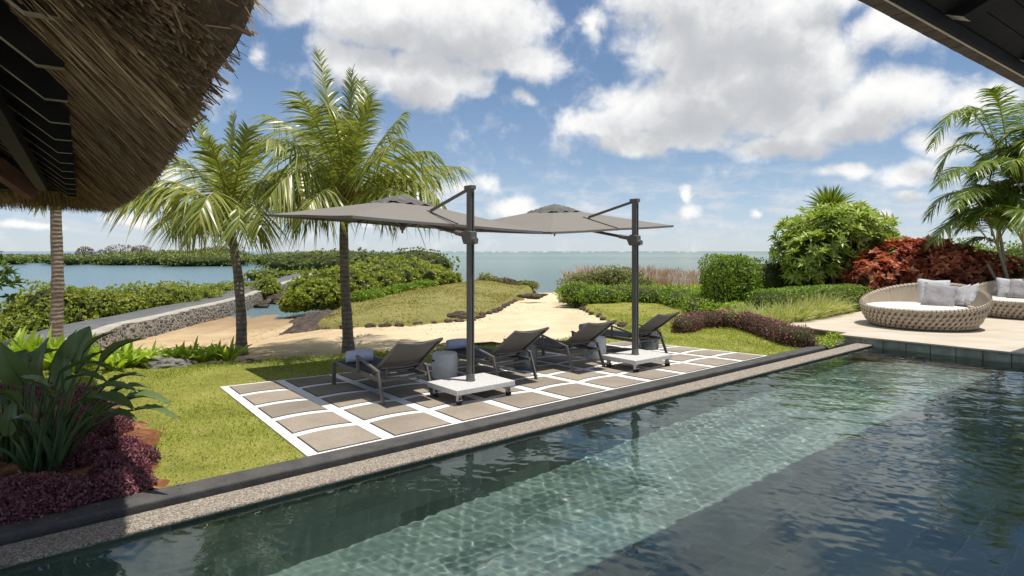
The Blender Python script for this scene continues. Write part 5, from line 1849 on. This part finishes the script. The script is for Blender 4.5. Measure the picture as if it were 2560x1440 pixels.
# ------------------------------------------------------------------ left garden: purple cover, bird of paradise, crinum lilies
PG = 'purple foliage clumps in the soil bed'
for (blobs, n, lab) in (
    ([PX(300, 1195, 0) + (.0, .22, .2, .2), PX(322, 1220, 0) + (.0, .17, .16, .16), PX(330, 1160, 0) + (.0, .19, .2, .17), PX(285, 1235, 0) + (.0, .18, .14, .17), PX(300, 1135, 0) + (.0, .16, .18, .16)], 6500, 'sunlit magenta purple foliage clump beside the bare red soil'),
    ([PX(255, 1085, 0) + (.0, .28, .26, .2), PX(215, 1068, 0) + (.0, .30, .28, .2), PX(282, 1062, 0) + (.0, .18, .18, .15)], 5200, 'purple foliage clump behind the sunlit magenta one'),
    ([PX(180, 1000, 0) + (.0, .36, .32, .18), PX(90, 995, 0) + (.0, .45, .36, .19), PX(235, 1015, 0) + (.0, .3, .26, .15), PX(20, 1000, 0) + (.0, .45, .36, .19)], 6000, 'purple foliage clump at the back of the soil bed by the lawn'),
    ([PX(170, 1252, 0) + (.0, .24, .17, .15), PX(90, 1276, 0) + (.0, .26, .16, .14), PX(15, 1292, 0) + (.0, .26, .16, .15), PX(230, 1245, 0) + (.0, .17, .14, .14), PX(120, 1235, 0) + (.0, .26, .18, .13), PX(30, 1245, 0) + (.0, .26, .18, .15)], 8000, 'shaded dark purple foliage clump behind the kerb'),
    ([PX(205, 1155, 0) + (.0, .22, .26, .2), PX(150, 1140, 0) + (.0, .26, .26, .2), PX(120, 1110, 0) + (.0, .36, .26, .2), PX(30, 1130, 0) + (.0, .36, .26, .2)], 5500, 'shaded purple foliage clump at the foot of the paddle leaved plant')):
    shrub('purple_plant', blobs, int(n * 1.9), .032, .016, MT['leaf_purple'], lab, 'ground plant', PG, core=.72, wild=1.0, zmin=.0, bump=.2, depth=.35)

bp = empty('bird_of_paradise', at(80, 1150, .02), 0, 'large shaded bird of paradise plant with paddle leaves at the left edge', 'plant')
b0 = at(80, 1150, .02)
# (px, py, depth) where the blade leaves its stalk and where it ends, half width, foot px
PAD = [(180, 905, 5.3, 222, 815, 5.4, .10, 150), (255, 905, 5.0, 362, 838, 4.95, .075, 140), (112, 968, 5.0, 112, 845, 5.0, .085, 90), (125, 940, 5.4, 188, 822, 5.6, .03, 110),
       (160, 980, 5.2, 158, 872, 5.3, .075, 130), (270, 958, 4.9, 365, 932, 4.8, .045, 130), (232, 972, 4.8, 342, 970, 4.7, .045, 120), (312, 1000, 4.75, 428, 1003, 4.6, .06, 140),
       (205, 1005, 4.8, 335, 1015, 4.6, .085, 110), (330, 1025, 4.7, 448, 1042, 4.5, .04, 160), (150, 930, 4.9, 290, 912, 4.7, .035, 100), (165, 948, 4.9, 268, 946, 4.75, .05, 100),
       (60, 960, 4.7, 0, 862, 4.5, .10, 60), (20, 950, 4.8, 62, 872, 4.9, .10, 30), (-20, 1000, 4.7, -60, 880, 4.6, .10, 10), (45, 1010, 4.6, -20, 972, 4.4, .07, 60), (20, 1090, 4.9, 35, 1000, 4.9, .06, 0),
       (35, 930, 5.3, 140, 868, 5.4, .08, 70), (85, 960, 5.3, 60, 900, 5.5, .08, 80), (5, 905, 5.2, -40, 830, 5.0, .11, 30), (245, 1030, 5.0, 300, 1000, 4.9, .05, 130), (30, 1050, 4.7, 82, 1046, 4.6, .04, 70),
       (210, 1000, 5.2, 262, 978, 5.2, .05, 120), (275, 985, 4.9, 372, 960, 4.8, .05, 135), (290, 1010, 4.85, 400, 985, 4.7, .055, 140), (235, 1040, 4.75, 345, 1045, 4.6, .06, 150), (190, 935, 5.1, 262, 868, 5.1, .05, 115), (210, 880, 5.2, 285, 822, 5.2, .045, 125), (130, 990, 4.7, 60, 935, 4.5, .08, 90)]
for (ax, ay, ad, tx, ty, td, hw, fx) in PAD:
    Aq = atd(ax, ay, ad) - b0
    Tq = atd(tx, ty, td) - b0
    Fq = at(fx + random.uniform(-15, 15), 1165 + random.uniform(-25, 25), 0) - b0
    ct = Fq.lerp(Aq, .55) + Vector((0, 0, .16))
    path = [(1 - t) ** 2 * Fq + 2 * t * (1 - t) * ct + t * t * Aq for t in (k / 10 for k in range(11))]
    lf = MB()
    lf.mi = 1
    lf.tube(path, [.019 - .0011 * k for k in range(11)], 7)
    # blade: folded along a midrib that sags to the tip
    ln_ = (Tq - Aq).length
    dr = (Tq - Aq).normalized()
    view = (Vector((0, 0, CAMZ)) - (Aq + b0)).normalized()
    upv = Vector((random.uniform(-.3, .3), random.uniform(-.3, .1), 1)).normalized()
    if abs(dr.z) > .75:
        upv = Vector((random.uniform(-.5, .5), -1, .2)).normalized()
    sd = dr.cross(upv).normalized()
    nr = sd.cross(dr).normalized()
    nk = 12
    lf.mi = 0
    vs = []
    for k in range(nk + 1):
        t = k / nk
        w_ = hw * .98 * max(.02, math.sin(math.pi * min(1, .06 + .94 * t) ** .85)) ** .75
        p_ = Aq + dr * ln_ * t + nr * (.10 * ln_ * math.sin(math.pi * t) - .03 * t)
        rip = .006 * math.sin(k * 2.7)
        vs += [p_ + sd * -w_ + nr * (w_ * .42 + rip), p_ + sd * (-w_ * .5) + nr * (w_ * .16), p_, p_ + sd * (w_ * .5) + nr * (w_ * .16), p_ + sd * w_ + nr * (w_ * .42 - rip)]
    lf.add(vs, [(k * 5 + j, k * 5 + j + 1, k * 5 + j + 6, k * 5 + j + 5) for k in range(nk) for j in range(4)])
    lf.mi = 1
    lf.tube([vs[5 * k + 2] - nr * .003 for k in range(nk + 1)], [.008 - .0005 * k for k in range(nk + 1)], 5)
    lf.build('leaf', [MT['leaf_paddle'], MT['stalk']], bp, smooth=True)
st = MB()
for k in range(34):
    f_ = at(random.uniform(0, 165), random.uniform(1130, 1195), 0) - b0
    a_ = f_ + Vector((random.uniform(-.25, .3), random.uniform(-.25, .2), random.uniform(.3, .75)))
    st.tube([f_, f_.lerp(a_, .5) + Vector((0, 0, .05)), a_], [.018, .014, .006], 6)
st.build('stalks', MT['stalk'], bp, smooth=True)
tuft('red_cordyline', at(2, 985, .0) + Vector((-.05, .3, 0)), 46, .62, .06, MT['leaf_cordyline'], .7, 1.0, .25, 'red strap leaved plant at the left edge behind the paddle leaves', 'plant', r=.08)

CG = 'light green crinum lilies at the beach edge of the lawn'
t0 = tuft('crinum_lily', (0, 0, 0), 42, .64, .082, MT['leaf_strap'], 1.15, 1.0, .42, 'light green crinum lily with arching strap leaves where the lawn meets the sand', 'plant', CG, r=.1)
repeat(t0, [(at(px_, py_, -.03), s_) for (px_, py_, s_) in ((288, 925, 1.0), (335, 918, .95), (318, 908, .9), (372, 908, .8), (262, 905, .9), (448, 905, .8), (478, 901, .85), (510, 905, .82), (538, 900, .78), (570, 902, .85), (425, 902, .7))])
t1 = tuft('ginger_lily', (0, 0, 0), 46, .75, .10, MT['leaf_strap'], .9, 1.0, .3, 'tall yellow green leafy lily behind the bird of paradise', 'plant', 'yellow green lilies behind the bird of paradise', r=.15)
repeat(t1, [(at(px_, py_, -.03), s_) for (px_, py_, s_) in ((175, 930, 1.0), (110, 925, 1.1), (60, 925, 1.0), (20, 930, 1.1), (215, 918, .75))])

# frangipani branch reaching in at the left edge
fl = empty('young_frangipani', Vector((-8.2, 9.1, -.1)), 0, 'leafy twigs of a tree cut by the left edge, below the thatch', 'tree')
MB().tube([(0, 0, 0), (.05, 0, .8), (.2, 0, 1.5)], [.06, .05, .03], 8).build('trunk', MT['bark'], fl, smooth=True)
shrub('crown', [(.28, 0, 1.55, .38, .35, .3), (.05, 0, 1.75, .4, .4, .3), (.35, .1, 1.35, .25, .25, .2)], 330, .17, .05, MT['leaf_dark'], ros=(7, 1.1), core=0, parent=fl)

# ------------------------------------------------------------------ mangroves by the causeway
MG = 'mangrove bushes beside the causeway'
near = [(60, 19.6, 772, 1.0, 'lowest mangrove bush at the left end of the row, over the water'), (125, 20.5, 700, 1.15, 'tall mangrove bush directly behind the palm trunk under the thatch'), (205, 21.3, 712, 1.1, 'mangrove bush just right of the palm trunk under the thatch'),
        (262, 22.5, 715, 1.15, 'second mangrove bush to the right of the palm trunk under the thatch'), (325, 24, 704, 1.25, 'broad mangrove bush in the middle of the row by the causeway'), (395, 25.5, 700, 1.3, 'dense mangrove bush right of the broad middle one'),
        (452, 27.5, 698, 1.3, 'rounded mangrove bush halfway to the leaning palm'), (505, 30, 714, 1.3, 'low mangrove bush behind the path, left of the leaning palm'), (562, 34, 702, 1.4, 'mangrove bush just left of the leaning palm trunk'), (598, 38, 696, 1.3, 'mangrove bush hidden partly by the leaning palm trunk')]
for (px_, d, ty, r_, lab) in near:
    tp = atd(px_, ty + 8, d)
    zb_ = SEA + .1
    h_ = tp.z - zb_
    x = min(tp.x, float(cause_x(d)) - 1.9 - r_ * .55)
    shrub('mangrove_bush', [(x, d, zb_ + h_ * .5, r_, r_, h_ * .52), (x - r_ * .5, d - .3, zb_ + h_ * .38, r_ * .75, r_ * .7, h_ * .42), (x + r_ * .45, d + .3, zb_ + h_ * .42, r_ * .7, r_ * .7, h_ * .46), (x + r_ * .1, d - r_ * .6, zb_ + h_ * .28, r_ * .8, r_ * .5, h_ * .34)],
          7000, .115, .062, MT['leaf_mangrove'], lab, 'mangrove bush', MG, ros=(6, 1.05), core=.74, zmin=SEA + .05, up=.5, bump=.2)
shrub('mangrove_bush', [(-13.6, 33.5, -.25, .8, .8, .75), (-13.1, 33.2, -.45, .6, .6, .5)], 2600, .13, .075, MT['leaf_mangrove'], 'mangrove bush on the pond side of the causeway', 'mangrove bush', MG, ros=(6, 1.05), core=.7, zmin=SEA, up=.5)
shrub('mangrove_bush', [(-23.2, 58, -.55, 3.0, 1.5, .62), (-20.8, 60, -.6, 2.2, 1.5, .55)], 3000, .2, .13, MT['leaf_mangrove'], 'flat mangrove bush at the far end of the causeway', 'mangrove bush', MG, ros=(6, 1.05), core=.8, zmin=SEA, up=.5)
MM = 'mangrove bushes behind the grassy mound'
mm = [(742, 25.5, 732, .5, 'small mangrove bush standing at the edge of the tidal pool'), (805, 26.5, 700, .85, 'mangrove bush rooted in the lava rock'), (800, 30, 676, 1.2, 'mangrove bush beside the tidal pool, behind the small one'), (860, 30, 668, 1.3, 'mangrove bush right behind the tallest palm trunk'),
      (905, 34, 655, 1.6, 'olive mangrove bush above the low bright herbs'), (955, 37, 646, 1.9, 'tall mangrove bush in the middle of the thicket'), (1010, 40, 642, 1.9, 'mangrove bush at the crest of the thicket'), (1050, 42, 654, 1.8, 'mangrove bush sloping down towards the sea'), (1085, 43, 664, 1.4, 'mangrove bush before the seaward end of the thicket'),
      (1112, 44, 682, .95, 'last mangrove bush at the seaward end of the thicket')]
for (px_, d, ty, r_, lab) in mm:
    tp = atd(px_, ty, d)
    zb_ = -.6
    h_ = tp.z - zb_
    shrub('mangrove_bush', [(tp.x, d, zb_ + h_ * .5, r_, r_, h_ * .52), (tp.x - r_ * .55, d - .2, zb_ + h_ * .36, r_ * .75, r_ * .8, h_ * .42), (tp.x + r_ * .55, d, zb_ + h_ * .38, r_ * .75, r_ * .8, h_ * .42), (tp.x, d - r_ * .6, zb_ + h_ * .3, r_ * .8, r_ * .6, h_ * .36)],
          4000, .11 + .0022 * d, .065 + .0012 * d, MT['leaf_mangrove'], lab, 'mangrove bush', MM, ros=(6, 1.05), core=.74, zmin=-.75, up=.5, bump=.2)
for (px_, d, ty, r_, lab) in ((905, 25.0, 730, .45, 'dark bright leaved herb bush nearest the lava rock'), (945, 28, 722, .45, 'fresh green herb bush in the middle of the mound edge'), (1000, 31.5, 712, .55, 'fresh green herb bush at the upper mound edge'), (1050, 35, 703, .6, 'fresh green herb bush near the mound crest')):
    tp = atd(px_, ty, d)
    shrub('herb_bush', [(tp.x, d, (tp.z - .1) * .5 - .1, r_, r_, (tp.z + .2) * .55), (tp.x + r_ * .7, d + .8, (tp.z - .1) * .45 - .1, r_ * .8, r_, (tp.z + .2) * .5)], 1500, .15, .09, MT['leaf_hedge'], lab, 'herb', 'green herbs along the mound', core=.8, zmin=-.3, wild=.9)
for (px_, d, ty, r_, mt_, lab) in ((1215, 35, 684, .55, 'leaf_olive', 'olive shrub on the seaward rim of the mound'), (1262, 34.5, 697, .5, 'leaf_dry', 'dry brown shrub on the rim of the mound'), (1312, 35.5, 704, .5, 'leaf_olive', 'yellow green shrub at the head of the sand path')):
    tp = atd(px_, ty, d)
    shrub('rim_shrub', [(tp.x, d, tp.z * .4 - .2, r_, r_, tp.z * .6 + .2), (tp.x + r_ * .8, d, tp.z * .25 - .2, r_ * .8, r_, tp.z * .45 + .2)], 1100, .14, .07, MT[mt_], lab, 'shrub', 'shrubs on the rim of the mound', core=.7, zmin=-.5, wild=1.0)
shrub('mangrove_thicket', [(-18, 68, .2, 6, 4, 1.9), (-11.5, 72, .3, 5, 4, 2.0), (-25, 74, .1, 6, 4, 1.8), (-10.5, 80, -.1, 2.6, 3, 1.4)], 7500, .30, .18, MT['leaf_far'], 'continuous mangrove thicket behind the bushes of the mound', 'thicket', ros=(6, 1.05), core=.85, zmin=SEA, up=.5)['kind'] = 'stuff'
for (px_, py_, d, r_, lab) in ((1115, 662, 84, 1.0, 'tiny mangrove islet nearest the open sea'), (1078, 655, 104, 1.1, 'tiny mangrove islet beyond the thicket, left of the nearest one')):
    q_ = atd(px_, py_, d)
    shrub('mangrove_islet', [(q_.x, d, SEA + .75, r_, r_, .8), (q_.x - r_ * 1.2, d, SEA + .3, r_, r_, .5)], 700, .22, .14, MT['leaf_far'], lab, 'mangrove islet', core=.8, zmin=SEA)

# far shore: one mass of mangrove, with single trees standing above it
fb = []
rf = random.Random(4)
for k in range(190):
    px_ = rf.uniform(-420, 1010)
    front = np.interp(px_, [-420, 330, 360, 860, 900, 1010], [664, 663.5, 667, 667, 659, 651])
    d0 = F * (CAMZ - SEA) / (front - HY)
    d = d0 + rf.uniform(1.5, 60) ** 1.0
    tops = np.interp(px_, [-420, 0, 150, 260, 300, 400, 470, 545, 590, 640, 720, 800, 850, 900, 960, 1010], [640, 640, 637, 639, 631, 627, 624, 621, 626, 639, 633, 628, 627, 632, 631, 640])
    frac = min(1, (d - d0) / 34)
    zt = max(SEA + 1.4, (CAMZ - (tops - HY) * d / F) * frac + (SEA + 2.0) * (1 - frac))
    h_ = zt - SEA
    fb.append(((px_ - CX) * d / F, d, SEA + h_ * .45, rf.uniform(2.4, 4.6), rf.uniform(2, 3.5), h_ * .55))
o = shrub('mangrove_forest', fb, 52000, .46, .30, MT['leaf_far'], 'low mangrove forest along the far shore', 'forest', core=.86, zmin=SEA - .1, wild=.9, bump=.16, depth=.2)
o['kind'] = 'stuff'
for (px_, d, ty, r_, lab) in ((212, 150, 617, 1.7, 'thin dry tree standing above the far mangroves, leftmost'), (300, 150, 611, 3.4, 'broad brownish tree above the far mangroves'), (352, 152, 613, 2.0, 'upright brownish tree right of the broad one on the far shore'), (532, 140, 617, 2.6, 'brownish tree on the far shore left of the leaning palm'), (578, 140, 604, 2.4, 'tall brown tree on the far shore behind the leaning palm trunk'), (265, 158, 624, 2.6, 'low brown tree on the far shore left of the broad one')):
    tp = atd(px_, ty, d)
    root = empty('casuarina_tree', (tp.x, d, SEA), 0, lab, 'tree', 'single trees above the far mangroves')
    h_ = tp.z - SEA
    MB().tube([(0, 0, 0), (.1, 0, h_ * .5), (0, 0, h_ * .85)], [.16, .12, .05], 6).build('trunk', MT['bark'], root)
    shrub('crown', [(0, 0, h_ * .74, r_, r_ * .8, h_ * .24), (-r_ * .6, 0, h_ * .62, r_ * .6, r_ * .6, h_ * .2), (r_ * .7, 0, h_ * .66, r_ * .6, r_ * .6, h_ * .2)], 420, .5, .22, MT['leaf_dry'], core=0, depth=.8, parent=root, wild=1.0)

# ------------------------------------------------------------------ rocks
MT_r = MT['rock']


def rock(size, seed, name='rock', mat=None, n=3):
    import bmesh
    bm = bmesh.new()
    bmesh.ops.create_icosphere(bm, subdivisions=n, radius=1)
    for v in bm.verts:
        q_ = v.co * 1.3 + Vector((seed * 3.1, seed, 0))
        k = 1 + .45 * noise.noise(q_) + .22 * noise.noise(q_ * 2.6) + .10 * noise.noise(q_ * 6)
        v.co = Vector((v.co.x * size[0], v.co.y * size[1], v.co.z * size[2])) * k
    me = bpy.data.meshes.new(name)
    bm.to_mesh(me)
    bm.free()
    me.materials.append(mat or MT_r)
    o = bpy.data.objects.new(name, me)
    col.objects.link(o)
    return o


def put(o, p_, rz, label, group=None):
    o.location = p_
    o.rotation_euler = (0, 0, rz)
    return tag(o, label, 'rock', group)


put(rock((.32, .22, .15), 1), at(1147, 792, -.12), .4, 'biggest dark lava stone on the mound edge, left of the front mast')
put(rock((.6, .3, .13), 2), at(1330, 718 + 22, -.10), .2, 'flat dark stone on the upper flank of the mound')
put(rock((.30, .22, .15), 3, mat=MT['rock_grey']), at(408, 916, -.02), .4, 'grey boulder between the crinum lilies')
put(rock((.20, .15, .10), 4, mat=MT['rock_grey']), at(452, 914, -.02), 1.4, 'smaller grey boulder right of the larger one among the lilies')
put(rock((.17, .12, .05), 5), at(622, 906, -.02), .2, 'small flat dark stone at the foot of the leaning palm')
put(rock((.30, .16, .06), 6), at(1215, 862, -.05), .2, 'flat dark stone in the grass right of the front mast')
put(rock((.16, .12, .06), 7), at(1108, 866, -.05), .2, 'small dark stone by the lawn edge left of the front mast')
r0 = rock((.15, .11, .075), 8)
r1 = rock((.19, .12, .07), 9)
GR = 'lava stones edging the mound'
i_ = 0
pts = [PX(*p_, -.17) for p_ in ((845, 814), (960, 814), (1050, 810), (1180, 797))] + [(-.45, 22.3), (.25, 28.5)]
for a, b in zip(pts[:-1], pts[1:]):
    a, b = Vector((*a, 0)), Vector((*b, 0))
    k = int((b - a).length / .30)
    for j in range(k):
        c = a.lerp(b, (j + random.random()) / k)
        src = (r0, r1)[i_ % 2]
        o = src if i_ < 2 else src.copy()
        if i_ >= 2:
            col.objects.link(o)
        zz = float(sand_h(np.array([c.x]), np.array([c.y]))[0])
        put(o, Vector((c.x + random.uniform(-.08, .08), c.y + random.uniform(-.1, .12), zz + .03)), i_ * 1.7, 'small dark lava stone in the edging between mound and sand', GR)
        s_ = random.uniform(.45, 1.15)
        o.scale = (s_, s_, s_)
        i_ += 1
GR = 'lava stones edging the right lawn'
r2 = rock((.17, .12, .08), 12)
pts = [(3.0, 15.4), (2.95, 17), (2.65, 20), (2.45, 24), (2.3, 27)]
i_ = 0
for a, b in zip(pts[:-1], pts[1:]):
    a, b = Vector((*a, 0)), Vector((*b, 0))
    k = int((b - a).length / .45)
    for j in range(k):
        c = a.lerp(b, (j + random.random()) / k)
        o = r2 if i_ < 1 else r2.copy()
        if i_:
            col.objects.link(o)
        put(o, Vector((c.x + random.uniform(-.1, .1), c.y, float(sand_h(np.array([c.x]), np.array([c.y]))[0]) + .04)), i_ * 1.3, 'small dark lava stone between the sand path and the right lawn', GR)
        s_ = random.uniform(.4, 1.1)
        o.scale = (s_, s_, s_)
        i_ += 1
# lava shelf by the tidal pool
xs = np.arange(-9.8, -4.2, .09)
ys = np.arange(16.6, 27, .09)
X, Y = np.meshgrid(xs, ys)
LAVA = [PX(690, 818, -.4), PX(760, 828, -.4), PX(880, 822, -.3), PX(905, 800, -.2), (-5.4, 20), (-5.9, 23), (-6.8, 26.5), (-8.9, 26.5), (-8.7, 23.5), PX(770, 795, -.5), PX(715, 808, -.4)]
sd = signed(X, Y, LAVA) + .25 * wav(X, Y, 2.5, 8) + .12 * wav(X, Y, 6, 8, 6)
hz = sand_h(X, Y) + np.where(sd > 0, .02 + .28 * sstep(sd, 0, .9) * (.55 + .5 * np.abs(wav(X, Y, 3.2, 8, 3))) + .07 * np.abs(wav(X, Y, 9, 8, 11)), sd * .8)
okk = (sd[:-1, :-1] > -.15)
tag(np_mesh('lava_shelf', np.stack([X, Y, hz], -1).reshape(-1, 3), [grid_faces(len(xs), len(ys), okk)], MT['rock'], smooth=False), 'dark lava rock shelf between beach and tidal pool', 'rock')
# rubble at the foot of the causeway by the pool
GR = 'lava boulders along the pond side of the causeway'
r3 = rock((.5, .35, .25), 15)
for i_ in range(22):
    y = 30 + i_ * 1.15
    o = r3 if i_ == 0 else r3.copy()
    if i_:
        col.objects.link(o)
    put(o, Vector((float(cause_x(y)) + .5 + random.uniform(0, .9), y, SEA + .08)), i_ * 1.9, 'dark lava boulder at the waterline of the causeway wall', GR)
    s_ = random.uniform(.6, 1.6)
    o.scale = (s_, s_, s_)

# fallen leaves and dry bits on the soil bed
n = 900
gx, gy = rng.uniform(-5.5, -2.4, n), rng.uniform(3.6, 7.2, n)
sd = signed(gx, gy, SOIL)
k = (sd > -.15) & (sd < .45)
P = np.stack([gx[k], gy[k], np.full(k.sum(), .03)], -1)
D = norm(rng.normal(size=(len(P), 3)) * np.array([1, 1, .25]))
v_, f_ = leaves(P, D, norm(np.array([0, 0, 1.0]) + rng.normal(0, .3, (len(P), 3))), rnd(len(P), .02, .05), rnd(len(P), .008, .02))
tag(np_mesh('litter', v_, [f_], MT['leaf_dry']), 'dry leaf litter scattered on the red soil', 'leaf litter', kind='stuff')

# litter on the sand: dry leaves and shell bits along the lawn edge and the stones
n = 5200
gx, gy = rng.uniform(-9, 4, n), rng.uniform(10.4, 30, n)
k = (signed(gx, gy, lawn_poly) < .0) & (signed(gx, gy, mound_poly) < -.05) & (gx > cause_x(gy) + .5) & ((wav(gx, gy, .9, 8, 5) > .25) | (signed(gx, gy, mound_poly) > -.7) | (signed(gx, gy, lawn_poly) > -.5))
gx, gy = gx[k], gy[k]
P = np.stack([gx, gy, sand_h(gx, gy) + .012], -1)
D = norm(rng.normal(size=(len(P), 3)) * np.array([1, 1, .2]))
v_, f_ = leaves(P, D, norm(np.array([0, 0, 1.0]) + rng.normal(0, .25, (len(P), 3))), rnd(len(P), .03, .10), rnd(len(P), .012, .03))
MT['debris'] = leaf_mat('beach_debris', [(0, (.07, .05, .03)), (.5, (.22, .15, .08)), (.85, (.42, .32, .2)), (1, (.7, .66, .58))], trans=.05)
tag(np_mesh('debris', v_, [f_], MT['debris']), 'dry leaf scraps and shell bits on the sand', 'beach debris', kind='stuff')
